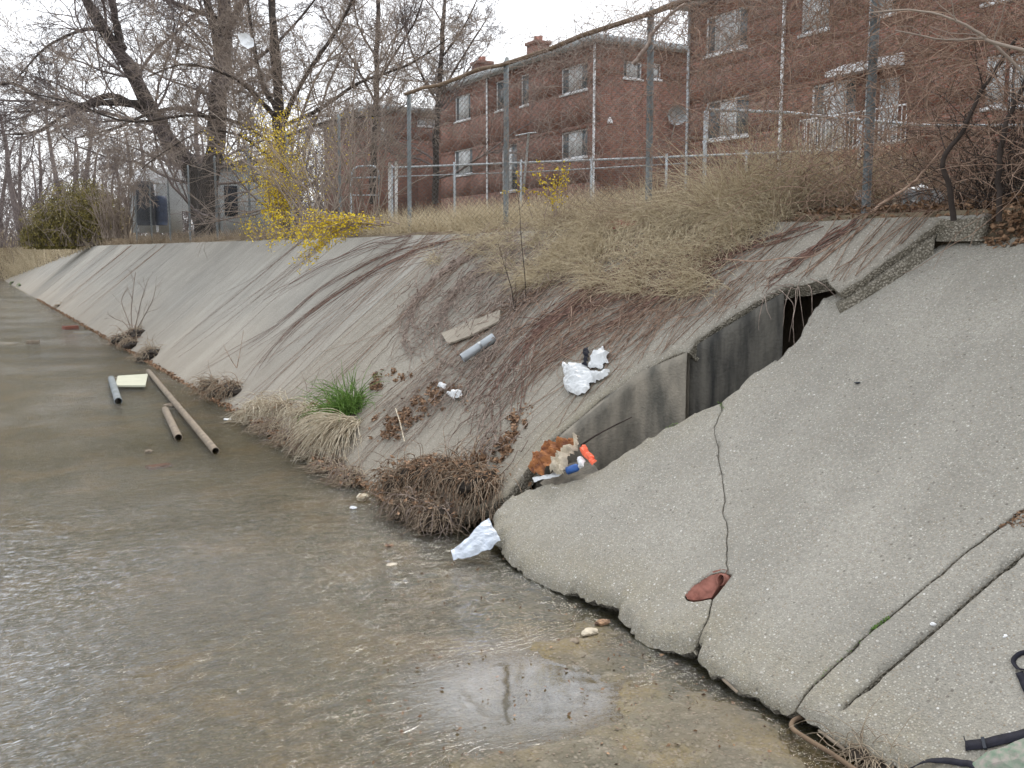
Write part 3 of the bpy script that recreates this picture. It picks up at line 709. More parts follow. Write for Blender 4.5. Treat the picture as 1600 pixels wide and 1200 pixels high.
# right building
XB = 21.0; yL = atX(1075, 100, XB)[1]; topz = atX(1078, 12, XB)[2]
hs = [rectX(XB, 1102, 1168, 28, 88), rectX(XB, 1102, 1170, 160, 220), rectX(XB, 1252, 1297, -14, 54), rectX(XB, 1267, 1338, 134, 243), rectX(XB, 1364, 1402, -38, 27), rectX(XB, 1372, 1406, 124, 240), rectX(XB, 1540, 1572, 88, 168), rectX(XB, 1576, 1612, 84, 166), rectX(XB, 1540, 1600, -70, 5)]
b = thing('brick_building', (XB, 20, .8), 'nearest red brick apartment block at the right with balcony and downspout', 'building')
T = Tubes(); wallX(T, XB, 6, yL, .6, topz, hs)
T.box((XB+.25, yL-.25, .6), (XB+9, yL, topz)); T.box((XB+.25, 6, .6), (XB+9, 6.25, topz)); T.box((XB+8.75, 6.25, .6), (XB+9, yL-.25, topz))
T.build('wall', M['brick'], b, False)
T = Tubes(); T.box((XB-.45, 5.6, topz+.003), (XB+9.4, yL+.45, topz+.28)); ro = T.build('roof', M['roof'], b, False)
T = Tubes(); T.box((XB+4, 16, topz+.3), (XB+4.8, 16.8, topz+1.5)); c_ = T.build('chimney', M['brick'], None, False); c_.parent = ro
for i, h in enumerate(hs): window(b, XB, *h, blind=[.6, .35, .9, .5, .5, .9, .8, .5, .5][i], bars=[3, 3, 1, 2, 1, 1, 1, 1, 2][i], door=i in (3, 5))
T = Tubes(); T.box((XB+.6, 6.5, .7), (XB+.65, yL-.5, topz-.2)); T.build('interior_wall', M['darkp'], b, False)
for px in (1226, 1362, 1078):
    p = atX(px, 0, XB-.08); T = Tubes(8); T.batch(np.array([[XB-.08, p[1], .9], [XB-.08, p[1], 4], [XB-.08, p[1], topz-.05]]), .05); T.build('downspout', M['white'] if px == 1226 else M['galv'], b)
# balcony
h0 = atX(1246, 243, XB-1.1); h1 = atX(1412, 236, XB-1.1); zb = h0[2]
T = Tubes(); T.box((XB-1.1, h1[1], zb-.28), (XB-.003, h0[1], zb)); bal = T.build('balcony', M['redb'], b, False)
T = Tubes(4); n = 26
for i in range(n+1):
    y = h1[1]+(h0[1]-h1[1])*i/n; T.batch([[XB-1.07, y, zb], [XB-1.07, y, zb+.9]], .016)
for z in (zb+.08, zb+.9): T.batch([[XB-1.07, h1[1], z], [XB-1.07, h0[1], z]], .025)
for i in range(6):
    x = XB-1.07+i*.2; T.batch([[x, h0[1], zb], [x, h0[1], zb+.9]], .016)
T.batch([[XB-1.07, h0[1], zb+.9], [XB, h0[1], zb+.9]], .025)
r_ = T.build('railing', M['white'], None); r_.parent = bal
T = Tubes(4)
for y in (h1[1]+.1, (h0[1]+h1[1])/2-.3, h0[1]-.1, h0[1]-1.4): T.batch([[XB-1.03, y, .8], [XB-1.03, y, zb-.28]], .04)
r_ = T.build('support_post', M['white'], None); r_.parent = bal
a0 = atX(1318, 108, XB-.02); a1 = atX(1412, 105, XB-.02)
V = [(XB-.003, a0[1], a0[2]+.12), (XB-.003, a1[1], a0[2]+.12), (XB-.7, a1[1], a0[2]-.15), (XB-.7, a0[1], a0[2]-.15), (XB-.003, a0[1], a0[2]-.2), (XB-.003, a1[1], a0[2]-.2), (XB-.7, a1[1], a0[2]-.28), (XB-.7, a0[1], a0[2]-.28)]
poly_mesh('awning', V, [(0, 1, 2, 3), (4, 7, 6, 5), (3, 2, 6, 7), (0, 3, 7, 4), (1, 5, 6, 2)], M['white'], b)

# middle building
XM = 23.0; yS = atX(931, 60, XM)[1]; yN = atX(688, 150, XM)[1]; tz = atX(931, 66, XM)[2]
hs = [rectX(XM, 876, 918, 108, 149), rectX(XM, 876, 918, 208, 250), rectX(XM, 813, 826, 118, 166), rectX(XM, 774, 787, 128, 174), rectX(XM, 710, 735, 152, 191), rectX(XM, 709, 738, 236, 275), rectX(XM, 783, 808, 228, 300)]
b = thing('brick_building', (XM, yS, 1), 'middle red brick block with two chimneys and pale roof edge', 'building')
T = Tubes(); wallX(T, XM, yS, yN, .8, tz, hs)
he = [rectYp(yS, 975, 1004, 94, 121), rectYp(yS, 1012, 1034, 97, 122)]
T2 = Tubes(); xs_ = sorted({XM+.25, XM+10, *[h[0] for h in he], *[h[1] for h in he]}); zs_ = sorted({.8, tz, *[h[2] for h in he], *[h[3] for h in he]})
for a, bb in zip(xs_[:-1], xs_[1:]):
    for c, d in zip(zs_[:-1], zs_[1:]):
        if any(h[0] < (a+bb)/2 < h[1] and h[2] < (c+d)/2 < h[3] for h in he): continue
        T.box((a, yS, c), (bb, yS+.25, d))
T.box((XM+9.75, yS+.25, .8), (XM+10, yN, tz)); T.box((XM+.25, yN-.25, .8), (XM+9.75, yN, tz))
T.build('wall', M['brick'], b, False)
T = Tubes(); T.box((XM-.4, yS-.4, tz+.003), (XM+10.4, yN+.3, tz+.25)); ro = T.build('roof', M['roof'], b, False)
T = Tubes()
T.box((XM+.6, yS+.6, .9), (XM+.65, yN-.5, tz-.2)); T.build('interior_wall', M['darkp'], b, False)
for h, bl in zip(hs, (.5, .5, 0, 0, .6, .6, .2)): window(b, XM, *h, blind=bl, bars=2 if h[1]-h[0] > 1.2 else 1)
for h in he: window(b, yS, *h, blind=.6, bars=1, mode='Y')
for px, py in ((841, 66), (753, 97)):
    p = atX(px, py, XM+1.7); zc = p[2]; T = Tubes(); T.box((p[0]-.38, p[1]-.42, tz+.25), (p[0]+.38, p[1]+.42, zc-.15)); T.box((p[0]-.45, p[1]-.5, zc-.147), (p[0]+.45, p[1]+.5, zc))
    c_ = T.build('chimney', M['brick'], None, False); c_.parent = ro
    T = Tubes(8); T.batch([[p[0], p[1]+.2, zc], [p[0], p[1]+.2, zc+.3]], .11).batch([[p[0], p[1]-.2, zc], [p[0], p[1]-.2, zc+.25]], .11); q_ = T.build('chimney_pot', M['clay'], None); q_.parent = ro
for px in (931, 761):
    p = atX(px, 0, XM-.08); T = Tubes(8); T.batch([[XM-.08, p[1]+.05, 1.2], [XM-.08, p[1]+.05, 4], [XM-.08, p[1]+.05, tz]], .05); T.build('downspout', M['white'], b)
p = atYp(953, 188, yS-.12); T = Tubes(8); T.batch([[p[0], p[1], p[2]-.12], [p[0], p[1], p[2]], [p[0], p[1], p[2]+.12]], [.12, .1, .04]); T.build('wall_lamp', M['white'], b)
p = atYp(1058, 180, yS-.4); T = Tubes(12); T.batch([p+np.array([0, -.02, 0]), p+np.array([.05, .06, .03]), p+np.array([.08, .1, .05])], [.42, .34, .05]); dish = T.build('satellite_dish', M['galv'], b)
T = Tubes(6); T.batch([p, p+np.array([0, .35, -.9])], .03); q_ = T.build('mast', M['white'], None); q_.parent = dish

# far building
YF = 53.; xa = atYp(588, 200, YF)[0]; xb = atYp(700, 200, YF)[0]; tf = atYp(600, 172, YF)[2]
b = thing('brick_building', (xa, YF, 1), 'farthest low red brick house behind the thin trees', 'building')
hf_ = [rectYp(YF, 652, 680, 184, 196), rectYp(YF, 594, 601, 190, 216)]
T = Tubes(); xs_ = sorted({xa, xb+3, *[h[0] for h in hf_], *[h[1] for h in hf_]}); zs_ = sorted({.8, tf, *[h[2] for h in hf_], *[h[3] for h in hf_]})
for a, bb in zip(xs_[:-1], xs_[1:]):
    for c, d in zip(zs_[:-1], zs_[1:]):
        if any(h[0] < (a+bb)/2 < h[1] and h[2] < (c+d)/2 < h[3] for h in hf_): continue
        T.box((a, YF, c), (bb, YF+.25, d))
T.box((xa, YF+.25, .8), (xa+.25, YF+9, tf)); T.box((xa+.25, YF+8.75, .8), (xb+3, YF+9, tf))
T.build('wall', M['brick'], b, False)
T = Tubes(); T.box((xa-.5, YF-.4, tf+.003), (xb+3.3, YF+9.5, tf+.22)); T.build('roof', M['roof'], b, False)
for h in hf_: window(b, YF, *h, blind=.8, bars=1, mode='Y')
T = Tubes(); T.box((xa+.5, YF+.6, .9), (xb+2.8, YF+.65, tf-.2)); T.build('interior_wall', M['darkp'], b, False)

# grey shed behind the left fence
YS = 37.; a = atYp(347, 255, YS); c = atYp(432, 240, YS)
b = thing('shed', (a[0], YS, .7), 'pale grey siding shed behind the left fence beside the forsythia', 'shed')
T = Tubes(); T.box((a[0], YS, .4), (c[0]+.6, YS+3, a[2]-.1)); T.build('wall', M['blind'], b, False)
z0 = a[2]-.1; x0, x1 = a[0]-.2, c[0]+.8
V = [(x0, YS-.25, z0-.05), (x1, YS-.25, z0+.45), (x1, YS+3.25, z0+.45), (x0, YS+3.25, z0-.05), (x0, YS-.25, z0+.05), (x1, YS-.25, z0+.55), (x1, YS+3.25, z0+.55), (x0, YS+3.25, z0+.05)]
poly_mesh('roof', V, [(3, 2, 1, 0), (4, 5, 6, 7), (0, 1, 5, 4), (1, 2, 6, 5), (2, 3, 7, 6), (3, 0, 4, 7)], M['roofd'], b)
q0 = atYp(350, 290, YS-.03); q1 = atYp(372, 338, YS-.03); T = Tubes(); T.box((q0[0], YS-.05, q1[2]), (q1[0], YS-.003, q0[2])); T.build('door', M['darkp'], b, False)

# white shelter with sloping sheet roof
YG = 48.; g0 = atYp(213, 300, YG); g1_ = atYp(303, 300, YG); zt = atYp(250, 264, YG)[2]; zm = atYp(250, 288, YG)[2]; zl = atYp(250, 352, YG)[2]-.3
b = thing('shelter', (g0[0], YG, zl), 'small white shelter with open dark front behind the left fence', 'shelter')
w_ = g1_[0]-g0[0]; X0 = g0[0]
V = [(X0, YG, zm), (X0+w_*.9, YG, zm+.1), (X0+w_*.78, YG, zt), (X0+w_*.13, YG, zt), (X0, YG+2.4, zm), (X0+w_*.9, YG+2.4, zm+.1), (X0+w_*.78, YG+2.4, zt), (X0+w_*.13, YG+2.4, zt)]
poly_mesh('roof', V, [(0, 1, 2, 3), (4, 7, 6, 5), (3, 2, 6, 7), (0, 3, 7, 4), (1, 5, 6, 2)], M['white'], b)
V = [(X0+w_*.32, YG, zm), (X0+w_*.9, YG, zm+.09), (X0+w_*1.0, YG, zl+.9), (X0+w_*.4, YG, zl+1.1)]
V += [(x, y+.05, z) for x, y, z in V]
poly_mesh('side_panel', V, [(0, 3, 2, 1), (4, 5, 6, 7), (0, 1, 5, 4), (1, 2, 6, 5), (2, 3, 7, 6), (3, 0, 4, 7)], M['blind'], b)
T = Tubes(6)
for fx in (0, .33, .98):
    T.batch([[X0+w_*fx, YG-.02, zl], [X0+w_*fx*.95, YG-.02, zm]], .05)
T.build('post', M['white'], b)
T = Tubes(); T.box((X0+.05, YG+2.3, zl), (X0+w_*.95, YG+2.38, zm)); T.build('back_panel', M['blind'], b, False)
def barrel(px, py, Y, r, h, mt, lab):
    p = atYp(px, py, Y); T = Tubes(12); zz = np.linspace(0, h, 7); rr = r*np.array([.9, 1, 1.04, 1, 1.04, 1, .9]); P = np.stack([np.full(7, p[0]), np.full(7, p[1]), p[2]+zz], 1)
    T.batch(P, rr); o = T.build('barrel', mt); tag(o, lab, 'barrel')
barrel(228, 352, 47, .42, 1.9, M['darkp'], 'tall dark bundle standing in front of the white shelter')
barrel(330, 350, 41, .27, .55, M['bluep'], 'blue plastic barrel behind the fence right of the shelter')
barrel(252, 352, 47.3, .3, 1.3, M['bluep'], 'navy barrel beside the tall dark bundle at the shelter')

# ---------------------------------------------------------------- fences
XFc = 6.5
def mesh_panel(a, b, z0a, z1a, z0b, z1b, parent, w=.075, r=.0034, name='wire_mesh'):
    """real chain link zigzags between two plan points"""
    a = np.array(a, float); b = np.array(b, float); L = np.linalg.norm(b-a); n = int(L/w)
    h = w*.5; m = int(((z1a-z0a)+(z1b-z0b))/2/h)
    t = (np.arange(n)+.5)/n; i = np.arange(m+1)
    zig = np.where(i % 2 == 0, .5, -.5)[None]*np.where(np.arange(n) % 2 == 0, 1, -1)[:, None]*w
    s_ = t[:, None]*L+zig; f = np.clip(s_/L, 0, 1)
    zz0 = z0a+(z0b-z0a)*f; zz1 = z1a+(z1b-z1a)*f
    P = np.empty((n, m+1, 3)); P[..., 0] = a[0]+(b-a)[0]*f; P[..., 1] = a[1]+(b-a)[1]*f; P[..., 2] = zz0+(zz1-zz0)*(i/m)[None]
    T = Tubes(3); T.batch(P, np.full((n, m+1), r)); return T.build(name, M['wire'], parent)
fence = thing('chain_link_fence', (XFc, 5.8, .35), 'tall rusty chain-link fence along the top of the concrete bank', 'fence')
tpost = [.36, .8905, 1.342, 1.831, 2.334, 2.85, 3.37, 3.89, 4.44, 5.02, 5.53, 6.1, 6.65]
FY = [t*XFc for t in tpost]
def fbase(Y): return .36+.004*Y
def ftop(Y): return 2.38+.008*Y
for i, Y in enumerate(FY):
    T = Tubes(8); r = .036 if i < 5 else .03
    z1 = ftop(Y)+.03; dx = random.uniform(-.02, .02)
    T.batch([[XFc, Y, fbase(Y)-.2], [XFc+dx/2, Y, (z1+.3)/2], [XFc+dx, Y+random.uniform(-.03, .03), z1]], r); T.batch([[XFc+dx, Y, z1-.02], [XFc+dx, Y, z1+.05]], [r*1.15, r*.5])
    T.build('post', M['postg'], fence)
T = Tubes(6); ry = [FY[0]-2]+FY[:6]; 
P = np.array([[XFc-.04, y, ftop(y)+(.0 if i else .02)-.0+random.uniform(-.03, .03)] for i, y in enumerate(np.linspace(FY[0]-2, FY[4], 24))]); T.batch(P, .028); T.build('top_rail', M['rust'], fence)
for i in range(len(FY)-1):
    a, bb = FY[i], FY[i+1]
    mesh_panel((XFc-.045, a), (XFc-.045, bb), fbase(a)-.02, ftop(a)-.03, fbase(bb)-.02, ftop(bb)-.03, fence, w=.075 if i < 7 else .11, r=.0034 if i < 5 else .0034)
mesh_panel((XFc-.045, -.5), (XFc-.045, FY[0]), .34, 2.36, .34, 2.36, fence)

# lower galvanised yard fence
yf = thing('yard_fence', (9, 15, .6), 'low galvanised chain-link yard fence with a shiny top rail behind the tall fence', 'fence')
def atrail(px, py, z): d = ray(px, py); return d*(z/d[2])
R0 = atrail(612, 262, 1.72); R1 = atrail(1080, 244, 1.72); R2 = atrail(1300, 235, 1.72)
T = Tubes(6); T.batch([R0, (R0*.5+R1*.5), R1, R2], .022); T.build('top_rail', M['galv'], yf)
for f in np.linspace(0, 1, 7):
    p = R0*(1-f)+R2*f; T = Tubes(6); T.batch([[p[0], p[1], .4], [p[0], p[1], 1.2], [p[0], p[1], 1.78]], .026); T.build('post', M['galv'], yf)
mesh_panel(R0[:2], R2[:2], .6, 1.7, .6, 1.7, yf, w=.075, r=.004)
T = Tubes(6); T.batch([R0-[0, 0, .18], R0*.5+R1*.5-[0, 0, .18], R1-[0, 0, .12]], .012); T.build('lower_rail', M['galv'], yf)
yf2 = thing('yard_fence', (8, 9, .6), 'bowed pale pipe rail fence in front of the brick balcony block', 'fence')
q = [atrail(1103, 171, 1.78), atrail(1230, 176, 1.78), atrail(1345, 188, 1.75), atrail(1450, 196, 1.72), atrail(1620, 196, 1.7)]
T = Tubes(6); T.batch(q, .022); T.build('top_rail', M['galv'], yf2)
for p in (q[0], q[2], q[4]): T = Tubes(6); T.batch([[p[0], p[1], .5], [p[0], p[1], 1.1], [p[0], p[1], 1.76]], .026); T.build('post', M['galv'], yf2)
mesh_panel(q[2][:2], q[4][:2], .6, 1.7, .6, 1.66, yf2, r=.0036)
# gate of bent pipe
gt = thing('pipe_gate', atd(575, 330, 20.5), 'round-cornered pipe gate at the left end of the yard fence', 'gate')
T = Tubes(6); dpt = 20.5
T.batch([atd(*p, dpt) for p in [(549, 335), (549, 275), (552, 264), (560, 260), (582, 259), (590, 263), (592, 275), (592, 335)]], .022)
T.build('frame', M['galv'], gt)
T = Tubes(6); T.batch([atd(549, 278, dpt), atd(592, 277, dpt)], .018); T.batch([atd(549, 305, dpt), atd(592, 305, dpt)], .014); T.build('crossbar', M['galv'], gt)
for x, y0, y1 in ((609, 254, 335), (619, 252, 340)):
    T = Tubes(6); T.batch([atd(x, y0, 19.4), atd(x, (y0+y1)/2, 19.4), atd(x, y1+6, 19.4)], .03); o = T.build('gate_post', M['white']); tag(o, 'thin white gate post %s' % ('nearer the pipe gate' if x == 609 else 'touching the end of the yard rail'), 'post', 'white gate posts')
T = Tubes(6); T.batch([atd(826, 208, 18), atd(822, 255, 18), atd(817, 305, 18)], .022); T.batch([atd(806, 212, 18), atd(826, 208, 18), atd(838, 207, 18)], .012); o = T.build('leaning_pipe', M['galv']); tag(o, 'leaning pale pipe with a short crosspiece behind the middle of the fence', 'pipe')

# ---------------------------------------------------------------- trees
def smooth_path(P, n=24):
    P = np.array(P, float); t = np.linspace(0, len(P)-1, n); i = np.clip(t.astype(int), 0, len(P)-2); f = (t-i)[:, None]
    p0 = P[np.maximum(i-1, 0)]; p1 = P[i]; p2 = P[i+1]; p3 = P[np.minimum(i+2, len(P)-1)]
    return .5*((2*p1)+(-p0+p2)*f+(2*p0-5*p1+4*p2-p3)*f**2+(-p0+3*p1-3*p2+p3)*f**3)
def crown(T, P, r, lv, up=.02, wob=.12, rmin=.006, L0=1.):
    """recursive twigs on strands P,r ; lv list of (m, t0, ang, lf, nseg)"""
    for m, t0, ang, lf, ns, upk in lv:
        S, D, L, rr = kids(P, r, m, t0, 1., ang, lf, .6, L0, rmin)
        P, r = grow(S, D, L, rr, ns, wob, upk, curl=.06, tip=.3)
        T.batch(P, np.maximum(r, rmin*.8))
    return P
def tree(label, limbs, depth, lv, mt='twig', tmat='bark', rmin=.006, cat='tree', group=None, name='bare_tree', dz=0.):
    """limbs: list of (px points, r0, r1, depth offset end)"""
    base = atd(*limbs[0][0][0], depth)
    t = thing(name, base, label, cat, group)
    TT = Tubes(10); CC = Tubes(3); Ps = []; Rs = []
    limbs = [([(limbs[0][0][0][0], limbs[0][0][0][1]+28)]+list(limbs[0][0]),)+tuple(limbs[0][1:])]+list(limbs[1:])
    for pts, r0, r1, do in limbs:
        n = len(pts); P = np.array([atd(p[0], p[1], depth+do*i/(n-1)) for i, p in enumerate(pts)]); P = smooth_path(P, 20)
        P += rng.normal(size=P.shape)*r1*.25
        rr = np.linspace(r0, r1, 20)*(1+.08*rng.normal(size=20))
        TT.batch(P, rr); Ps.append(P); Rs.append(rr)
    TT.build('trunk', M[tmat], t)
    P = np.stack(Ps); Rr = np.stack(Rs)
    crown(CC, P, Rr, lv, rmin=rmin)
    CC.build('crown', M[mt], t)
    return t
LV = [(15, .12, (25, 80), (.35, .75), 11, .03), (8, .15, (25, 65), (.4, .75), 9, .015), (7, .1, (20, 60), (.4, .75), 7, .0), (3, .1, (20, 55), (.5, .9), 5, -.0)]
LVb = [(16, .12, (25, 65), (.3, .6), 11, .04), (9, .12, (25, 55), (.4, .8), 9, .02), (6, .1, (20, 50), (.5, .9), 7, .0)]
tree('big leaning dark tree whose trunk bends left above the white shelter', [
    ([(318, 345), (300, 270), (262, 215), (232, 165), (205, 110), (165, 50), (130, -10), (90, -90)], .40, .13, 0),
    ([(190, 75), (182, 40), (172, -20), (165, -120)], .17, .07, 1),
    ([(232, 165), (175, 160), (120, 165), (70, 158), (15, 130), (-60, 150)], .15, .03, -3),
    ([(255, 200), (180, 150), (110, 175), (60, 205), (10, 210)], .12, .03, 2),
    ([(150, 45), (120, 50), (70, 75), (20, 130)], .08, .02, -2)], 37, LV, rmin=.0062)
tree('thick upright dark tree right of the leaning one', [
    ([(322, 345), (330, 260), (338, 190), (345, 110), (350, 40), (352, -60)], .40, .22, 0),
    ([(345, 120), (335, 40), (318, -20), (300, -120)], .16, .06, -2),
    ([(350, 60), (375, 10), (400, -30), (440, -110)], .15, .06, 1),
    ([(335, 190), (290, 170), (240, 175), (180, 200), (120, 215)], .09, .02, -4),
    ([(340, 150), (380, 110), (440, 60), (500, -10)], .09, .03, 1),
    ([(345, 30), (260, 0), (180, -40)], .1, .03, 0)], 35, LV, rmin=.0062)
tree('many-stemmed tree rising behind the tall forsythia', [
    ([(442, 350), (438, 260), (436, 180), (430, 90), (425, 0), (420, -100)], .20, .09, 0),
    ([(440, 200), (460, 150), (490, 100), (530, 40), (560, -20)], .08, .03, -1),
    ([(438, 180), (410, 130), (395, 60), (385, -20)], .08, .03, 1),
    ([(446, 195), (500, 170), (560, 130), (640, 100), (700, 60)], .06, .015, -1.5),
    ([(436, 190), (390, 140), (350, 115), (290, 100), (230, 120)], .06, .015, -2),
    ([(436, 235), (380, 195), (300, 180), (200, 190), (110, 160), (20, 140)], .05, .012, -3),
    ([(436, 260), (380, 215), (320, 205), (260, 235), (220, 265)], .04, .01, -2),
    ([(445, 215), (480, 200), (540, 185), (600, 180), (640, 160)], .05, .012, -1)], 27, LV, mt='twig2', rmin=.0048)
tree('slim straight tree in front of the farthest brick house', [
    ([(583, 290), (586, 200), (588, 120), (590, 40), (592, -60)], .16, .07, 0),
    ([(587, 160), (560, 110), (530, 60), (500, 10)], .06, .02, 1),
    ([(588, 130), (620, 80), (650, 30), (665, -20)], .06, .02, -1),
    ([(588, 90), (560, 40), (550, -20)], .05, .02, 0)], 40, LVb, rmin=.0062)
tree('fine-twigged tree at the left end of the middle brick block', [
    ([(681, 290), (682, 210), (686, 150), (690, 80), (694, 10), (698, -60)], .15, .06, 0),
    ([(684, 160), (660, 120), (640, 70), (625, 10)], .06, .02, 1),
    ([(686, 150), (710, 110), (735, 70), (760, 30)], .06, .02, -1),
    ([(690, 90), (720, 50), (745, 0)], .05, .02, 0)], 42, LVb, rmin=.0062)
# pale arching suckers right of the forsythia
def shrub(name, label, cat, bases, depth, n, L, r, mt, spread=.5, up=.0, curl=.05, lv=None, lean=(0, 0), wob=.05, group=None, d0=1.0, rmin=.0035):
    t = thing(name, atd(*bases[0], depth), label, cat, group)
    P0 = np.array([atd(*bases[i % len(bases)], depth) for i in range(n)])+rng.normal(size=(n, 3))*np.array([.12, .12, .02])
    D = np.column_stack([rng.normal(size=n)*spread+lean[0], rng.normal(size=n)*spread+lean[1], np.full(n, d0)])
    P, rr = grow(P0, D, L*rng.uniform(.55, 1.1, n), r, 12, wob, up, curl, .3)
    T = Tubes(4); T.batch(P, rr); T.build('stem', M[mt], t)
    C = Tubes(3); last = P
    if lv: last = crown(C, P, rr, lv, rmin=rmin); C.build('twig', M[mt], t)
    return t, P, last
shrub('sucker_thicket', 'pale tangle of arching bare suckers between the forsythia and the pipe gate', 'shrub', [(520, 345), (545, 345), (495, 350), (575, 340)], 17.5, 46, 3.0, .011, 'twig2', .45, -.025, .05,
      [(5, .2, (20, 60), (.3, .6), 6, -.02), (3, .2, (20, 60), (.3, .6), 4, 0)])
# far wood: prototypes and copies
def proto_tree(H, seed_lv):
    P, r = grow([[0, 0, 0], [.1, 0, .0]], [[0, 0, 1], [.25, .1, 1]], [H*.75, H*.6], [H*.02, H*.014], 12, .06, .05, .03, .3)
    T = Tubes(7); T.batch(P, r); C = Tubes(3); crown(C, P, r, seed_lv, rmin=.011)
    return T, C
LVf = [(10, .1, (25, 60), (.35, .6), 7, .05), (7, .15, (25, 60), (.4, .6), 6, .03), (6, .1, (20, 60), (.4, .7), 4, .0)]
prot = []
for i in range(4):
    T, C = proto_tree([9, 11, 8, 12][i], LVf); prot.append((T, C))
spots = []
kindlab = ['short bare tree in the distant wood', 'tall bare tree in the distant wood', 'twin-stemmed bare tree in the distant wood', 'wide bare tree in the distant wood']
first = {}; cnt = {}
k_ = 0
for i in range(46):
    px = -20+i*17+random.uniform(-7, 7)
    if px > 640: continue
    dep = random.uniform(62, 100); zb_ = .6
    d = ray(px, 395); p = d*(dep/(d[0]*sY+d[1]*cY)); kd = i % 4
    if kd not in first:
        o = thing('bare_tree', (p[0], p[1], zb_), 'x', 'tree', 'bare trees of the distant wood')
        o.rotation_euler = (0, 0, 0)
        T, C = prot[kd]
        from mathutils import Matrix
        a_ = T.build('trunk', M['twig']); c_ = C.build('crown', M['twig'])
        a_.parent = o; c_.parent = o; first[kd] = (o, a_, c_)
    else:
        o0, a0_, c0_ = first[kd]; o = o0.copy(); COL.objects.link(o); o.location = (p[0], p[1], zb_)
        for ch in (a0_, c0_):
            q_ = ch.copy(); COL.objects.link(q_); q_.parent = o
    o.rotation_euler = (0, 0, random.uniform(0, 6)); s = random.uniform(.8, 1.35); o.scale = (s, s, s)
    reg = 'at the far left edge' if px < 60 else 'beyond the olive bush' if px < 190 else 'behind the white shelter' if px < 330 else 'behind the grey shed' if px < 450 else 'behind the pipe gate' if px < 580 else 'behind the farthest house'
    cnt[reg] = cnt.get(reg, 0)+1
    o['label'] = 'distant %s bare tree, %s from the left %s' % (['short', 'tall', 'twin-stemmed', 'tallest'][kd], ['first', 'second', 'third', 'fourth', 'fifth', 'sixth', 'seventh', 'eighth', 'ninth', 'tenth'][cnt[reg]-1], reg)
# understory thicket as mass
n = 2600; P0 = np.column_stack([rng.uniform(-6, 60, n), rng.uniform(0, 1, n), np.full(n, .4)]); P0[:, 1] = 72+rng.uniform(0, 30, n)-np.clip(P0[:, 0]-8, 0, 40)*.25
P, r = grow(P0, np.column_stack([rng.normal(size=(n, 2))*.35, np.ones(n)]), rng.uniform(2, 5, n), .022, 7, .12, 0., .05, .4)
T = Tubes(3); T.batch(P, r); crown(T, P, r, [(5, .2, (25, 70), (.3, .6), 4, 0)], rmin=.013); o = T.build('undergrowth', M['twig']); tag(o, 'grey-purple leafless undergrowth of the distant wood', 'undergrowth', kind='stuff')

# ---------------------------------------------------------------- grasses
def blades(T, P0, L, r, lean, spread=.35, droop=-.10, nseg=6, wob=.10, curl=.05):
    n = len(P0); D = np.column_stack([rng.normal(size=(n, 2))*spread, np.ones(n)])+np.array(lean)
    P, rr = grow(P0, D, L*rng.uniform(.5, 1.15, n), r, nseg, wob, droop, curl, .25); T.batch(P, rr)
# tall straw behind and in front of the fence
def straw_zone(pxpoly, n, L, r, dep, name, lab, m='straw', droop=-.12, spread=.5, lift=None):
    T = Tubes(3); q = pts_in(pxpoly, n)
    P0 = []
    for x, y in q:
        if dep is None:
            p = onF(x, y)
            if p[0] > RIM: d = ray(x, y); p = d*(RIM+.1)/d[0]; 
        else: p = atd(x, y, dep+random.uniform(-.7, .7))
        P0.append(p)
    P0 = np.array(P0)
    blades(T, P0, L, r, (0, 0, 0), spread, droop, curl=.12)
    o = T.build(name, M[m]); tag(o, lab, 'grass', kind='stuff'); return o
# strip planted on the ground behind rim, by Y
def strip(y0, y1, x0, x1, n, L, r, m, name, lab, droop=-.1, spread=.5, tuft=True, lean=(0, 0, 0), hvar=None, curl=.12, kind='stuff'):
    Y = rng.uniform(y0, y1, n); X = rng.uniform(x0, x1, n)
    if tuft:
        c = rng.uniform(0, 1, (max(8, n//60), 2)); idx = rng.integers(0, len(c), n)
        X = x0+(x1-x0)*np.clip(c[idx, 0]+rng.normal(size=n)*.06, 0, 1); Y = y0+(y1-y0)*c[idx, 1]+rng.normal(size=n)*.12
    Z = np.where(X > RIM, .27+.09*(X-RIM), Fz(X)+.0)
    T = Tubes(3); LL = L if hvar is None else L*hvar(Y)
    blades(T, np.column_stack([X, Y, Z]), LL, r, lean, spread, droop, curl=curl); o = T.build(name, M[m]); tag(o, lab, 'grass', kind=kind); return o
hv = lambda Y: (1+.45*np.sin(Y*9)*np.sin(Y*3.7+1))*np.interp(Y, [5, 6, 7.0, 8, 9, 11, 14, 17], [.6, .95, 1.25, .72, .5, .45, .5, .5])
strip(6.3, 10.4, 6.15, 7.8, 8200, .78, .0032, 'straw', 'dry_grass', 'tall mound of tangled straw-coloured grass at the foot of the tall fence', -.16, .6, hvar=hv)
strip(6.2, 10.0, 6.1, 7.6, 2200, .7, .0034, 'straw2', 'dry_grass', 'browner broken stalks mixed into the tall straw mound', -.2, .8)
strip(9.5, 17.5, 6.3, 8.6, 9000, .5, .0035, 'straw', 'dry_grass', 'low dry straw grass strip behind the fence posts', -.10, .45)
strip(9.0, 12.6, 5.5, 6.25, 1300, .35, .003, 'straw', 'dry_grass', 'thin wisps of straw over the rim above the curled vine mat', -.15, .7, lean=(-.5, 0, -.3))
strip(6.4, 9.4, 5.35, 6.25, 4600, .36, .0028, 'straw', 'dry_grass', 'matted straw hanging over the rim of the vine-covered slab', -.15, .7, lean=(-.5, 0, -.3))
strip(12, 30, 8.5, 22, 9000, .3, .006, 'straw', 'dry_grass', 'thin lawn stubble in the yards behind the fence', -.05, .4)
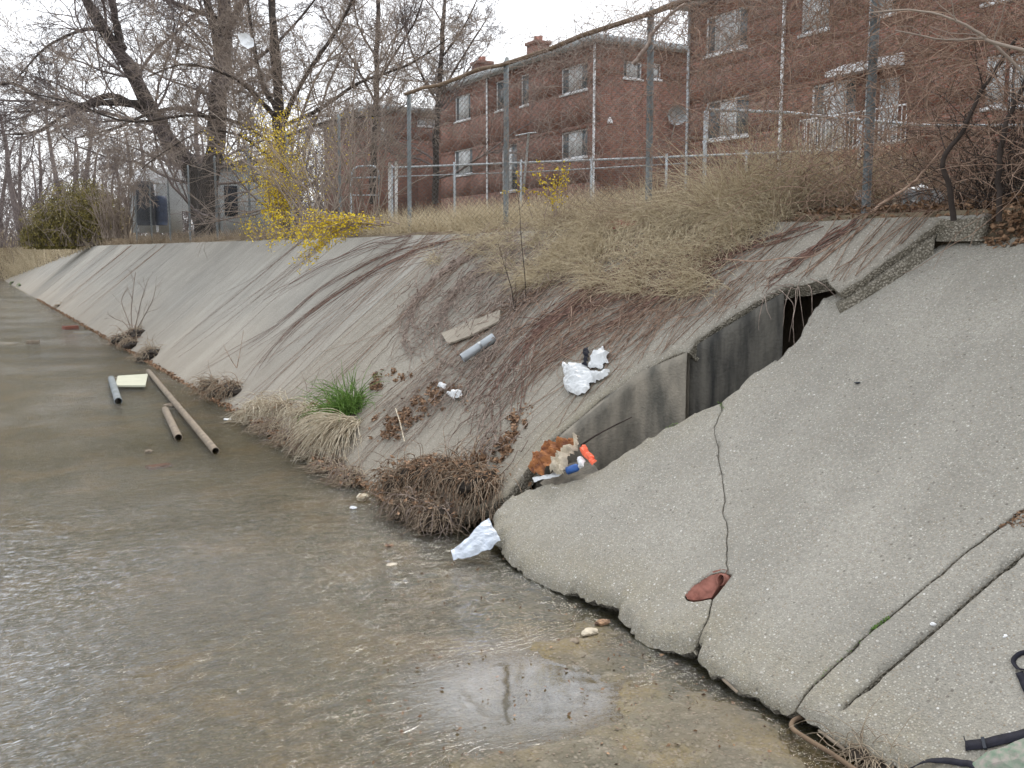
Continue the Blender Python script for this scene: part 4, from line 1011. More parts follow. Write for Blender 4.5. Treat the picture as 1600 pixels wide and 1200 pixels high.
strip(34, 60, 6.3, 9, 4000, .5, .008, 'straw2', 'dry_grass', 'brown weeds along the far rim', -.05, .4)
strip(16, 36, 6.2, 7.4, 5000, .35, .005, 'straw2', 'dry_grass', 'dark leafy weeds at the foot of the left fence', -.1, .6)
# left end: pale grass slope
n = 16000; X = rng.uniform(-6, 8.5, n); Y = rng.uniform(55, 100, n); eb = np.clip((Y-86)/12, 0, 1)*np.clip((X+9+(Y-86)*.3)/8, 0, 1)
Z = np.where(X > 3.1, Fz(np.clip(X, 3.1, 6.6))-.3+.5*np.clip((X-TOE)/3-(88-Y)/33+.03, 0, .6)*3, WZ-.3); Z = np.maximum(Z, WZ-.6+eb*3.9)
k = np.where(Y < 88, (X-TOE)/3 > (88-Y)/33+.0, Z > WZ)
T = Tubes(3); blades(T, np.column_stack([X, Y, Z])[k], 1.3, .016, (-.1, 0, 0), .4, -.06); o = T.build('dry_grass', M['straw']); tag(o, 'pale dry grass slope where the concrete bank ends at the far left', 'grass', kind='stuff')

# olive bush and its neighbours
def leafball(name, label, cat, centers, n, leaf, mt, squash=1., group=None, stems=True, smat='twig'):
    c0 = centers[0][0]; t = thing(name, (c0[0], c0[1], .5), label, cat, group)
    V = []
    for c, r in centers:
        q = unit(rng.normal(size=(n, 3)))*(rng.uniform(.55, 1.05, (n, 1)))*np.array(r); q *= (1+.25*nz(q, 1.8)[:, None]); V.append(q+np.array(c))
    P = np.concatenate(V); P = P[P[:, 2] > .2]; m = len(P)
    a = unit(rng.normal(size=(m, 3)))*leaf*rng.uniform(.5, 1.3, (m, 1)); b_ = unit(np.cross(a, rng.normal(size=(m, 3))))*leaf*.4
    VV = np.stack([P-a, P+b_, P+a, P-b_], 1).reshape(-1, 3); np_mesh('foliage', VV, np.arange(4*m).reshape(-1, 4), M[mt], t)
    if stems:
        n2 = 500; ci = rng.integers(0, len(centers), n2); P0 = np.array([[centers[i][0][0], centers[i][0][1], .35] for i in ci])+rng.normal(size=(n2, 3))*np.array([.5, .5, 0])
        L = np.array([centers[i][0][2]+centers[i][1][2] for i in ci]); Pp, rr = grow(P0, np.column_stack([rng.normal(size=(n2, 2))*.5, np.ones(n2)]), L*rng.uniform(.6, 1.15, n2), .015, 8, .1, 0, .05)
        T = Tubes(3); T.batch(Pp, rr); T.build('stem', M[smat], t)
    return t
cs = []
for px, py, rx, rz_ in ((85, 345, 1.5, 1.15), (68, 366, 1.1, .8), (95, 366, 1.2, .9), (112, 328, 1.6, 1.5), (140, 325, 1.4, 1.6), (160, 335, 1.2, 1.4)):
    c = atd(px, py+6, 52); cs.append((c, (rx, rx, rz_)))
leafball('olive_bush', 'rounded olive-green bush at the far left end of the bank', 'bush', cs, 5200, .07, 'olive', smat='twig2')
cs = [(atd(188, 335, 46), (.8, .8, 1.2)), (atd(200, 345, 44), (.5, .5, .9))]
t, _, _ = shrub('brown_bush', 'brown twiggy bush between the olive bush and the white shelter', 'bush', [(182, 372), (198, 372), (170, 372)], 45, 60, 3.2, .02, 'twig2', .25, 0, .05, [(5, .2, (20, 60), (.3, .5), 4, 0)], rmin=.009)
# forsythia: stems + blossoms
def blossoms(P, n, size, parent, jit=.05):
    f = P.reshape(-1, 3); q = f[rng.integers(0, len(f), n)]+rng.normal(size=(n, 3))*jit
    a = unit(rng.normal(size=(n, 3)))*size*rng.uniform(.6, 1.3, (n, 1)); b_ = unit(np.cross(a, rng.normal(size=(n, 3))))*size*.55
    V = np.stack([q-a, q+b_, q+a, q-b_], 1).reshape(-1, 3); np_mesh('blossom', V, np.arange(4*n).reshape(-1, 4), M['yellow'], parent)
t, P, l = shrub('forsythia', 'tall column of yellow forsythia climbing the tree by the fence post', 'shrub', [(428, 362), (440, 362)], 22, 26, 2.55, .010, 'vineg', .06, 0, .05, [(7, .3, (20, 70), (.12, .22), 4, -.05)], d0=1.)
P2_ = P[:, 2:]; blossoms(P2_, 4200, .024, t, .10); blossoms(l, 500, .022, t, .03)
t, P, l = shrub('forsythia', 'looser yellow forsythia with sparse bloom right of the tall column', 'shrub', [(480, 362), (500, 362)], 21, 26, 2.5, .011, 'vineg', .30, -.02, .05, [(6, .3, (20, 70), (.2, .35), 4, -.05)])
blossoms(P[:, 5:], 420, .026, t, .08); blossoms(l, 350, .022, t, .02)
t, P, l = shrub('forsythia', 'sprawling yellow forsythia spilling over the concrete rim', 'shrub', [(588, 350), (575, 354)], 15.2, 34, 1.5, .007, 'vineg', .16, -.085, .04, [(5, .3, (20, 60), (.15, .3), 4, -.05)], lean=(-1.0, .75), d0=.35)
blossoms(P[:, 2:], 2400, .021, t, .035); blossoms(l, 500, .02, t, .02)
t, P, l = shrub('forsythia', 'small yellow forsythia sprig in the straw before the tall fence', 'shrub', [(872, 338), (864, 338)], 11.6, 8, .62, .005, 'vineg', .30, .0, .05, [(4, .3, (20, 60), (.2, .4), 4, 0)])
blossoms(P[:, 3:], 170, .018, t, .03); blossoms(l, 140, .016, t, .01)
t = thing('forsythia', atd(860, 310, 11.6), 'long thin yellow-flowered shoot lying level left of the sprig', 'shrub'); P = smooth_path([atd(*p, 11.6) for p in ((862, 312), (845, 303), (820, 298), (785, 300))], 24)
T = Tubes(4); T.batch(P, .004); T.build('stem', M['vineg'], t); blossoms(P[None], 60, .015, t, .012)
t, P, l = shrub('forsythia', 'low yellow forsythia tuft at the rim below the tall column', 'shrub', [(400, 372), (432, 372)], 20.5, 20, .6, .008, 'vineg', .7, -.03, .05, [(3, .3, (20, 60), (.15, .3), 4, -.05)])
blossoms(P[:, 3:], 300, .024, t, .05)

# ---------------------------------------------------------------- vines on the fence
def fence_vines(y0, y1, n, L, r, m, name, lab, z0=.5, z1=2.5, xs_=.25, droop=-.02, curl=.22, sub=None, vertical=.5):
    Y = rng.uniform(y0, y1, n); Z = rng.uniform(z0, z1, n); X = XFc+rng.normal(size=n)*xs_
    D = np.column_stack([rng.normal(size=n)*.35, rng.normal(size=n), rng.normal(size=n)*.8+vertical])
    P, rr = grow(np.column_stack([X, Y, Z]), D, L*rng.uniform(.4, 1.2, n), r, 14, .12, droop, curl, .4)
    T = Tubes(3); T.batch(P, rr)
    if sub: crown(T, P, rr, sub, rmin=.0018)
    o = T.build(name, M[m]); tag(o, lab, 'vines', kind='stuff')
fence_vines(4.2, 8.6, 500, 1.3, .0035, 'vine', 'vine_tangle', 'red-brown leafless vines knotted through the right part of the tall fence', z0=.4, sub=[(3, .1, (25, 80), (.3, .6), 6, -.03)])
fence_vines(2.8, 6.2, 660, 1.3, .0042, 'vine', 'vine_tangle', 'thicker mass of brown bramble on the fence at the right edge', z0=.4, sub=[(4, .1, (25, 80), (.3, .6), 6, -.03)])
fence_vines(6.5, 12.8, 430, 1.1, .0034, 'vineg', 'vine_tangle', 'thin grey vines hanging on the middle of the tall fence', z0=.9, droop=-.06, sub=[(3, .1, (25, 80), (.3, .6), 6, -.05)])
fence_vines(5.2, 11.0, 260, .9, .0038, 'vineg', 'vine_tangle', 'matted vines wrapped along the rusty top rail', z0=2.25, z1=2.5, xs_=.1, droop=-.03, curl=.35, vertical=.0, sub=[(3, .1, (25, 80), (.3, .6), 6, -.03)])
# dark upright stems at right
def stem(name, pts, dep, r0, r1, m, lab, cat='stem', lv=None):
    P = smooth_path([atd(x, y, dep) for x, y in pts], 22); t = thing(name, P[0], lab, cat); T = Tubes(6); rr = np.linspace(r0, r1, 22); T.batch(P+rng.normal(size=P.shape)*r1*.5, rr); T.build('trunk', M[m], t)
    if lv: C = Tubes(3); crown(C, P[None], rr[None], lv, rmin=.002); C.build('branches', M[m], t)
LVs = [(12, .3, (25, 75), (.25, .5), 7, .0), (4, .2, (25, 70), (.3, .6), 5, 0)]
stem('bramble_stem', [(1490, 345), (1482, 290), (1474, 250), (1500, 210), (1530, 150), (1555, 110), (1590, 60)], 6.9, .022, .010, 'dark', 'dark S-shaped woody stem leaning right behind the coping block', lv=LVs)
stem('bramble_stem', [(1560, 345), (1562, 280), (1568, 210), (1600, 130), (1640, 60)], 6.7, .022, .012, 'dark', 'dark upright woody stem near the right edge', lv=LVs)
stem('bramble_stem', [(1360, 330), (1420, 290), (1450, 260), (1500, 200)], 7.2, .012, .006, 'vine', 'thin red-brown stem crossing low right of the big fence post', lv=LVs)
stem('bare_branch', [(1640, 90), (1550, 65), (1535, 55), (1490, 30), (1425, 15), (1360, 20)], 6.2, .012, .004, 'twig2', 'pale bent branch reaching left across the upper right corner', 'branch', lv=[(6, .2, (20, 60), (.25, .45), 7, .0)])
stem('bare_branch', [(1640, 160), (1560, 75), (1530, 60), (1480, 62), (1400, 48)], 6.3, .010, .004, 'twig2', 'lower pale branch forking toward the big fence post', 'branch', lv=[(6, .2, (20, 60), (.25, .45), 7, .0)])
stem('bare_branch', [(990, 100), (1010, 75), (1020, 50), (1045, 25), (1070, 5)], 9.7, .022, .010, 'vineg', 'thick vine crook rising at the corner of the rusty rail', 'branch', lv=LVs)
# dark undergrowth at the top right
n = 2200; Y = rng.uniform(1.5, 5.0, n); X = rng.uniform(6.35, 8.2, n); P, r = grow(np.column_stack([X, Y, .25+.09*(X-6.1)]), np.column_stack([rng.normal(size=(n, 2))*.6, np.ones(n)]), rng.uniform(.3, 1.3, n), .004, 8, .15, -.06, .1)
T = Tubes(3); T.batch(P, r); crown(T, P, r, [(3, .2, (25, 70), (.3, .5), 4, 0)], rmin=.002); o = T.build('undergrowth', M['dark']); tag(o, 'dark bramble undergrowth behind the coping block at the right', 'undergrowth', kind='stuff')
n = 900; Y = rng.uniform(5, 8, n); X = rng.uniform(6.5, 8.6, n); P, r = grow(np.column_stack([X, Y, .25+.09*(X-6.1)]), np.column_stack([rng.normal(size=(n, 2))*.7, np.ones(n)]), rng.uniform(.3, 1.0, n), .004, 8, .15, -.06, .1)
T = Tubes(3); T.batch(P, r); crown(T, P, r, [(3, .2, (25, 70), (.3, .5), 4, 0)], rmin=.002); o = T.build('undergrowth', M['vine']); tag(o, 'brown bramble undergrowth around the foot of the big fence post', 'undergrowth', kind='stuff')

# ---------------------------------------------------------------- vines lying on the slab
_near = np.array(NEARPOLY)
def clip_slab(P):
    Ymin = 8.0
    for i in range(len(P)):
        q = P[i]
        if q[:, 1].min() > Ymin: continue
        x = q[:, :2].copy(); x[:, 0] = np.clip(x[:, 0], TOE+.02, RIM-.03)
        _, ins = seg_dist(x, _near)
        bad = np.where(~ins & (q[:, 1] < 8.5))[0]
        if len(bad):
            k = bad[0]
            if k == 0: q[:] = np.array([q[0, 0]+.5, q[0, 1]+.6, -3.4])
            else:
                q[k:] = q[k-1]; m = min(len(q)-k, 2)
    return P
def slope_strands(starts, dirs, L, r, nseg, wob, name, m, lab, hug=.02, curl=0., bias=0.):
    """strands crawling over the bank plane; starts (n,2) plan, dirs (n,2)"""
    n = len(starts); P = np.array(starts, float); D = unit(np.array(dirs, float)); st = (np.broadcast_to(L, (n,))/nseg)[:, None]; out = []
    ht = rng.uniform(.003, hug, n); cu = rng.normal(size=n)*(curl if curl else .035)
    x = P.copy()
    for i in range(nseg+1):
        z = np.where(x[:, 0] > RIM, Fz(RIM)+.02, Fz(x[:, 0]))+ht+np.abs(rng.normal(size=n))*hug*.3
        out.append(np.column_stack([x, z]))
        a = rng.normal(size=n)*wob+cu; c, s = np.cos(a), np.sin(a)
        D = np.column_stack([D[:, 0]*c-D[:, 1]*s, D[:, 0]*s+D[:, 1]*c]); D = unit(D+np.array([-bias, 0])); x = x+D*st
        x[:, 0] = np.maximum(x[:, 0], TOE)
    P = clip_slab(np.stack(out, 1)); r = np.broadcast_to(r, (n,)); T = Tubes(3); T.batch(P, r[:, None]*np.linspace(1, .5, nseg+1)[None]); o = T.build(name, M[m]); tag(o, lab, 'vines', kind='stuff'); return P
def runners(n, y0, y1, L0, L1, name, m, lab, r=.0045, wob=.06, slant=0., x0=6.15):
    Y = rng.uniform(y0, y1, n); nb_ = max(3, n//9); c = rng.uniform(y0, y1, nb_); Y = np.where(rng.uniform(size=n) < .75, c[rng.integers(0, nb_, n)]+rng.normal(size=n)*.10, Y)
    s = np.column_stack([np.full(n, x0)+rng.uniform(-.1, .15, n), Y]); d = np.column_stack([-np.ones(n), rng.normal(size=n)*.10+slant]); 
    return slope_strands(s, d, rng.uniform(L0, L1, n), r*rng.uniform(.5, 1.2, n), 22, wob, name, m, lab, bias=.05)
runners(80, 8.8, 13.8, 1.2, 3.9, 'slope_vines', 'vine', 'long red-brown vine runners crossing the pale panel left of the tangle', slant=.08, r=.0036, wob=.05)
runners(34, 13.5, 21, .8, 3.0, 'slope_vines', 'vineg', 'sparse thin runners on the panel below the yellow bushes', r=.004)
runners(80, 5.9, 9.4, .9, 2.8, 'slope_vines', 'vine', 'dense dark red vine runners pouring down the slab below the straw', slant=.12)
runners(34, 4.7, 6.0, .7, 1.7, 'slope_vines', 'vine', 'few vine runners hanging over the broken edge above the dark gap', slant=.10)
runners(14, 31, 50, 1, 4, 'slope_vines', 'vine', 'thin dark runners at the far end of the bank', r=.008)
def tangle(pxpoly, n, L, r, m, lab, curl=.25, hug=.06, wob=.25, name='vine_tangle', dirx=None):
    q = pts_in(pxpoly, n); s = np.array([onF(*p)[:2] for p in q]); a = rng.uniform(0, 6.28, n); d = np.column_stack([np.cos(a), np.sin(a)])
    if dirx is not None: d = d*.6+np.array(dirx)
    slope_strands(s, d, rng.uniform(.5, 1.2, n)*L, r*rng.uniform(.6, 1.2, n), 12, wob, name, m, lab, hug=hug, curl=curl)
tangle([(740, 380), (860, 375), (880, 420), (830, 490), (700, 530), (655, 545), (632, 500), (645, 440), (690, 400)], 230, .7, .0062, 'vineg', 'grey-brown curled vine mat on the slab around the sapling', hug=.10)
tangle([(660, 560), (790, 540), (830, 600), (800, 680), (830, 700), (770, 720), (745, 650), (700, 600)], 90, .6, .0055, 'vineg', 'vine mat trailing downslope below the grey pipe', hug=.08, dirx=(-1, .3))
tangle([(860, 370), (1180, 345), (1150, 400), (1000, 440), (880, 500), (800, 520)], 110, .9, .005, 'vine', 'red-brown vine mat between the straw and the plastic bags', hug=.07, dirx=(-1.2, .2))
tangle([(820, 540), (1000, 450), (1240, 420), (1100, 490), (900, 560)], 160, .7, .0035, 'vine', 'thin scattered vines above the plastic bags', hug=.03, dirx=(-1.5, .2))
tangle([(600, 600), (700, 560), (720, 640), (620, 700)], 90, .5, .003, 'vineg', 'thin vine threads over the leaf drifts', hug=.04, dirx=(-1.5, .2))
tangle([(855, 370), (1150, 335), (1180, 350), (1050, 400), (880, 420)], 500, .5, .0035, 'straw', 'straw mat lying on the upper slab', hug=.12)
M['vined'] = mat('vine_dark_red', (.23, .135, .105), .9, col2=(.10, .06, .048), scale=18)
def bundle(pts, n, wid, lab, r=.0048, m='vined'):
    T = Tubes(4); C = smooth_path([onF(*p) for p in pts], 30); tg = unit(np.gradient(C, axis=0)); sd_ = np.column_stack([-tg[:, 1], tg[:, 0], np.zeros(30)]); sd_ = unit(sd_)
    P = []
    for i in range(n):
        a, b_ = sorted(rng.uniform(0, 1, 2)); a *= .35; b_ = .55+.45*b_; t_ = np.linspace(a, b_, 30)*29; ii = np.clip(t_.astype(int), 0, 28); f = (t_-ii)[:, None]
        c = C[ii]*(1-f)+C[ii+1]*f; w0, w1, w2 = rng.normal(size=3); q_ = np.linspace(0, 1, 30)
        off_ = wid*(w0*.5+w1*.7*(q_-.3)+.35*np.sin(q_*rng.uniform(6, 14)+w2*3)+w2*.8*q_**2); c = c+sd_[ii]*off_[:, None]
        c[:, 0] = np.clip(c[:, 0], TOE, RIM+.12); c[:, 2] = np.where(c[:, 0] > RIM, Fz(RIM)+.01, Fz(c[:, 0]))+.008+.016*np.abs(np.sin(q_*9+i)); P.append(c)
    P = clip_slab(np.array(P)); T.batch(P, np.linspace(1, .55, 30)[None]*r*rng.uniform(.5, 1.25, (n, 1))); o = T.build('vine_bundle', M[m]); tag(o, lab, 'vines', kind='stuff')
bundle([(742, 376), (640, 400), (560, 440), (490, 485), (430, 540), (385, 598)], 15, .13, 'dark bundle of vines curving down the pale panel to the water')
bundle([(700, 377), (600, 402), (500, 455), (420, 520), (300, 590)], 9, .12, 'second thinner bundle of vines on the pale panel', .0038)
bundle([(640, 377), (560, 395), (470, 440), (400, 480)], 8, .15, 'short vine bundle left of the curved one', .004)
bundle([(1200, 372), (1100, 425), (1000, 478), (900, 530), (820, 590), (770, 670)], 16, .14, 'long dark vines running above the plastic bags')
bundle([(1345, 348), (1275, 390), (1225, 425), (1190, 450)], 12, .07, 'dark vines draping toward the overhang', .005)
bundle([(1130, 380), (1000, 430), (880, 490), (800, 560), (740, 640)], 26, .20, 'reddish vines trailing past the grey pipe')
bundle([(1050, 395), (930, 450), (840, 520), (790, 600), (770, 690)], 22, .18, 'reddish vines trailing to the leaf drift')
bundle([(770, 388), (690, 428), (645, 480), (638, 530), (660, 562)], 22, .12, 'curved outer edge of the vine mat', .0055, 'vineg')
bundle([(840, 385), (740, 430), (690, 490), (690, 545), (730, 590)], 18, .16, 'curled grey vines inside the mat', .0055, 'vineg')
bundle([(905, 418), (830, 465), (770, 540), (740, 600), (730, 650)], 18, .14, 'grey vines falling below the saplings', .0055, 'vineg')
bundle([(1290, 352), (1130, 405), (1010, 452), (870, 500), (790, 520)], 14, .10, 'dark vines crossing the slab under the straw')
# vines hanging into the gap
t = Tubes(3); n = 11; q = pts_in([(1180, 465), (1250, 432), (1292, 430), (1270, 445), (1200, 475)], n); P0 = np.array([onF(*p, .02) for p in q]); D = np.column_stack([-.4+rng.normal(size=n)*.3, -.5+rng.normal(size=n)*.4, np.full(n, .1)])
P, r = grow(P0, D, rng.uniform(.3, .8, n), .004, 12, .12, -.22, .08); t.batch(P, r); o = t.build('hanging_vines', M['vineg']); tag(o, 'grey vine ends dangling into the dark gap under the slab', 'vines', kind='stuff')
stem('vine_runner', [(1130, 405), (1180, 408), (1230, 403), (1270, 400), (1310, 375)], 7.05, .006, .004, 'vine', 'thick vine crossing the slab just above the overhang', 'vine')

# saplings and weeds on the slope
def sapling(name, base, plane, tops, lab, r=.006, m='dark', lv=None, cat='sapling'):
    p = plane(*base); dep = p[0]*sY+p[1]*cY; t = thing(name, p, lab, cat)
    for pts in tops:
        P = smooth_path([p]+[atd(x, y, dep) for x, y in pts], 18); T = Tubes(4); rr = np.linspace(r, r*.35, 18); T.batch(P, rr)
        if lv: crown(T, P[None], rr[None], lv, rmin=.0018)
        T.build('stem', M[m], t)
lvp = [(7, .3, (20, 50), (.15, .3), 5, .03)]
sapling('sapling', (803, 490), onF, [[(800, 455), (790, 420), (778, 380)], [(806, 470), (806, 440)]], 'left thin dark sapling growing from the vine mat', lv=lvp)
sapling('sapling', (822, 475), onF, [[(820, 430), (815, 380), (812, 330), (808, 300)]], 'right taller thin dark sapling growing from the vine mat', lv=lvp)
sapling('weed_shrub', (208, 525), onF, [[(205, 490), (208, 455), (212, 425)], [(215, 495), (222, 465), (232, 435)], [(222, 500), (238, 470), (244, 445)], [(200, 500), (190, 470), (200, 450)], [(195, 505), (180, 498), (170, 492)]], 'leafless tan weed shrub at the water line in the distance', r=.014, m='twig2', lv=[(9, .2, (15, 45), (.2, .4), 5, .05), (3, .2, (15, 45), (.3, .5), 4, .02)], cat='shrub')
sapling('weed', (480, 615), onF, [[(478, 600), (470, 580)], [(490, 600), (500, 575)]], 'thin weed stalks standing on the pale slab above the grass clump', r=.004, m='vineg', lv=lvp, cat='weed')
sapling('weed', (370, 575), onF, [[(375, 550), (380, 520)], [(360, 560), (350, 540)]], 'wiry weed on the lower bank by the second grass clump', r=.006, m='vine', lv=lvp, cat='weed')
T = Tubes(4); a = onF(632, 690, .02); b2_ = onF(618, 638, .05); T.batch([a, (a+b2_)/2+[0, 0, .03], b2_], .006); o = T.build('stick', M['pale']); tag(o, 'pale straight stick leaning over the leaf drift', 'stick')

# ---------------------------------------------------------------- toe clumps
def clump(pxs, n, L, r, m, lab, muck=(.25, .25, .12), plane=None, lean=(-.5, -.35, .3), droop=-.28, spread=.6, name='grass_clump', leaves=0, jit=.07, m2=None, cat='grass clump', my=1.):
    """pxs: list of base pixels on the bank toe"""
    c = np.array([(plane or onF)(*p) for p in pxs]); t = thing(name, c.mean(0), lab, cat, None)
    for q in c: pass
    # muck core
    V = []; 
    T = Tubes(3); idx = rng.integers(0, len(c), n); P0 = c[idx]+rng.normal(size=(n, 3))*np.array([jit, jit*1.4, jit*.3])+np.array([0, 0, muck[2]*.6]); P0[:, 2] = np.maximum(P0[:, 2], WZ+.02)
    D = rng.normal(size=(n, 3))*spread+np.array(lean); P, rr = grow(P0, D, L*rng.uniform(.25, 1.3, n), r, 9, .13, droop, .10, .3)
    P[..., 2] = np.maximum(P[..., 2], WZ+.004+rng.uniform(0, .03, (n, 1)))
    T.batch(P, rr); T.build('blades', M[m], t)
    if m2:
        T = Tubes(3); k = n//3; P, rr = grow(P0[:k]+rng.normal(size=(k, 3))*.04, D[:k]+rng.normal(size=(k, 3))*.4, L*.8, r*.9, 8, .12, droop, .12, .3); P[..., 2] = np.maximum(P[..., 2], WZ+.004); T.batch(P, rr); T.build('dark_blades', M[m2], t)
    import bmesh
    bm = bmesh.new()
    for q in c:
        g = bmesh.ops.create_icosphere(bm, subdivisions=3, radius=1)
        for v in g['verts']:
            p = v.co; f = 1+.35*mnoise.noise(Vector((p.x*2+q[0]*3, p.y*2+q[1], p.z*2))); v.co = Vector((q[0]+p.x*f*muck[0], q[1]+p.y*f*muck[1]*my, max(WZ-.03, q[2]+p.z*f*muck[2])))
    me = bpy.data.meshes.new('root_mat'); bm.to_mesh(me); bm.free(); link('root_mat', me, M['muck'], t)
    if leaves: leaflet(c[rng.integers(0, len(c), leaves)]+rng.normal(size=(leaves, 3))*np.array([muck[0]*.8, muck[1]*my*.8, .02])+np.array([0, 0, muck[2]*.9]), .028, t, 'leaves')
    return t
def leaflet(P, size, parent=None, name='leaves', m='leaf', aniso=None):
    n = len(P); P = P.copy(); P[:, 2] = np.maximum(P[:, 2], WZ+.01)
    a = unit(rng.normal(size=(n, 3))*np.array([1, 1, .45]))*size*rng.uniform(.4, 1.3, (n, 1)); b_ = unit(np.cross(a, rng.normal(size=(n, 3))))*np.linalg.norm(a, axis=1, keepdims=True)*.55
    up = np.array([0, 0, 1])*size*.3*rng.uniform(-1, 1, (n, 1))
    V = np.stack([P-a+up, P+b_-up*.4, P+a+up, P-b_-up*.4, P-a*.4, P+a*.4], 1)
    V = np.stack([P-a+up, P-a*.2+b_, P+a+up*.6, P-a*.2-b_], 1).reshape(-1, 3)
    Q = np.arange(4*n).reshape(-1, 4); tri = np.concatenate([Q[:, [0, 1, 2]], Q[:, [0, 2, 3]]]); return np_mesh(name, V, tri, M[m], parent)
clump([(345, 615), (365, 610), (330, 605)], 420, .42, .005, 'straw2', 'tan dead grass clump on the toe beside the long muddy pipe', muck=(.18, .3, .10), m2='leaf')
clump([(240, 553), (228, 562)], 320, .42, .007, 'straw2', 'small far dead grass clump just past the floating white board', muck=(.2, .35, .10))
clump([(190, 532), (215, 522), (205, 540)], 380, .40, .008, 'straw2', 'dead grass clump at the foot of the leafless weed shrub', muck=(.22, .5, .12), m2='vine')
clump([(400, 650), (420, 640), (445, 640), (480, 650)], 900, .48, .0048, 'pale', 'long row of bleached dead grass drooping to the water left of the green tuft', muck=(.14, .2, .07), m2='straw2', leaves=60)
clump([(425, 672), (455, 690), (490, 700), (520, 735), (550, 755)], 1500, .34, .0045, 'straw2', 'brown matted roots and blades hanging over the water below the bleached row', muck=(.13, .18, .09), m2='vineg', leaves=260, lean=(-.6, -.3, .15))
g = clump([(535, 660), (548, 650), (552, 640)], 420, .5, .0052, 'green', 'grass clump with a fresh green top above a bleached fan of dead blades', muck=(.10, .12, .06), lean=(-.2, .2, .9), spread=.5, droop=-.12, jit=.05)
n = 330; c = onF(548, 660, .05); P0 = c+rng.normal(size=(n, 3))*np.array([.04, .07, .02]); D = np.column_stack([-.75+rng.normal(size=n)*.15, -.38+rng.normal(size=n)*.5, .25+rng.normal(size=n)*.2])
P, rr = grow(P0, D, rng.uniform(.4, .85, n), .0055, 11, .05, -.13, .03, .35); P[..., 2] = np.maximum(P[..., 2], np.maximum(Fz(P[..., 0]), WZ)+.01); T = Tubes(3); T.batch(P, rr); T.build('dead_blades', M['pale'], g)
clump([(630, 760), (660, 745), (700, 742), (735, 750), (755, 765)], 1300, .42, .0045, 'shag', 'big dark shaggy grass clump beside the tip of the sunken slab', muck=(.19, .16, .14), m2='leaf', leaves=420, lean=(-.45, -.5, .1))
clump([(640, 800), (680, 820), (700, 800)], 750, .34, .0042, 'shag', 'lower shaggy fringe of the dark clump touching the water by the grey sheet', muck=(.15, .16, .12), m2='vineg', leaves=200, lean=(-.4, -.5, .1), plane=lambda x, y: atz(x, y-6, WZ+.05))
clump([(20, 442), (32, 446)], 80, .35, .012, 'green', 'small green tuft at the far water line', muck=(.1, .5, .05), plane=onF)
clump([(92, 478)], 40, .3, .010, 'straw2', 'tiny weed tuft on the far toe joint', muck=(.05, .15, .04), plane=onF)
# toe grime line: dark debris along the joint between bank and water
n = 2600; Y = 7+44*rng.uniform(0, 1, n)**1.6; P = np.column_stack([TOE-.02+np.abs(rng.normal(size=n))*.05, Y, np.zeros(n)]); P[:, 2] = WZ+.01+rng.uniform(0, .05, n)
o = leaflet(P, .035, None, 'toe_debris', 'leaf'); tag(o, 'thin line of dark debris where the bank meets the water', 'debris', kind='stuff')
# leaf drifts on the slab
def drift(pxpoly, n, lab, size=.026, h=.05, m='leaf'):
    n = int(n*1.2); q = pts_in(np.array(pxpoly)+(np.array(pxpoly)-np.mean(pxpoly, axis=0))*.12, n*3); kk = nz(q, .045, 7)+nz(q, .12, 2)*.8; q = q[np.argsort(-kk+rng.normal(size=len(q))*.12)][:n]; d, _ = seg_dist(q, np.array(pxpoly, float)); P = np.array([onF(x, y, .004+random.random()*h*min(1, dd/10)) for (x, y), dd in zip(q, d)])
    o = leaflet(P, size, None, 'leaf_litter', m); tag(o, lab, 'leaves', kind='stuff')
drift([(690, 722), (720, 715), (760, 690), (790, 655), (808, 640), (820, 660), (800, 700), (770, 728), (720, 735)], 620, 'drift of tan and brown leaves above the dark shaggy clump', size=.03)
drift([(580, 675), (590, 650), (620, 630), (680, 600), (712, 605), (690, 640), (650, 660), (620, 690), (590, 690)], 800, 'dark leaf drift right of the green tuft', h=.06)
drift([(560, 610), (590, 580), (630, 575), (640, 590), (590, 610), (570, 620)], 240, 'small leaf drift above the green tuft', h=.05)
drift([(470, 635), (540, 618), (560, 625), (530, 645), (480, 648)], 160, 'leaf scraps behind the bleached grass row')
drift([(640, 500), (700, 530), (780, 560), (830, 640), (760, 660), (680, 600)], 160, 'scattered leaves among the vines below the pipe', h=.01, size=.018)

# ---------------------------------------------------------------- litter
p0 = onF(722, 560, .055)*.986; p1 = onF(772, 527, .06)
t = thing('downspout_pipe', p0, 'grey galvanised pipe section lying on the vine-covered slab', 'pipe')
hollow('tube', p0, p1, .048, .004, M['galv'], t, 20); T = Tubes(14)
pm = p0*.42+p1*.58; dd = unit(p1-p0)*.012; T.batch([pm-dd, pm+dd], .0505); T.build('band', M['galv'], t)
bd = [onF(*p) for p in ((690, 528), (782, 492), (780, 510), (735, 532), (700, 545))]
o = sheet('board', [b_+np.array([0, 0, .05]) for b_ in bd], M['wood'], .0, .004, th=.02); tag(o, 'flat grey weathered board on the vine mat just above the pipe', 'board')
def bag(pts, lab, name='plastic_bag', m='bag', plane=onF, bulge=.06, rough=.035, sp=.018, cat='bag', freq=11, lift=.01, **k):
    o = sheet(name, [plane(*p, lift) if plane in (onF, onN) else plane(*p) for p in pts], M[m], bulge, rough, sp, parent=None, freq=freq, **k); tag(o, lab, cat); return o
bag([(881, 568), (892, 575), (915, 571), (925, 583), (940, 586), (954, 581), (953, 589), (935, 598), (922, 602), (925, 611), (908, 619), (890, 617), (882, 603), (885, 590)], 'larger white plastic bag with a trailing handle on the bare slab', seed=1)
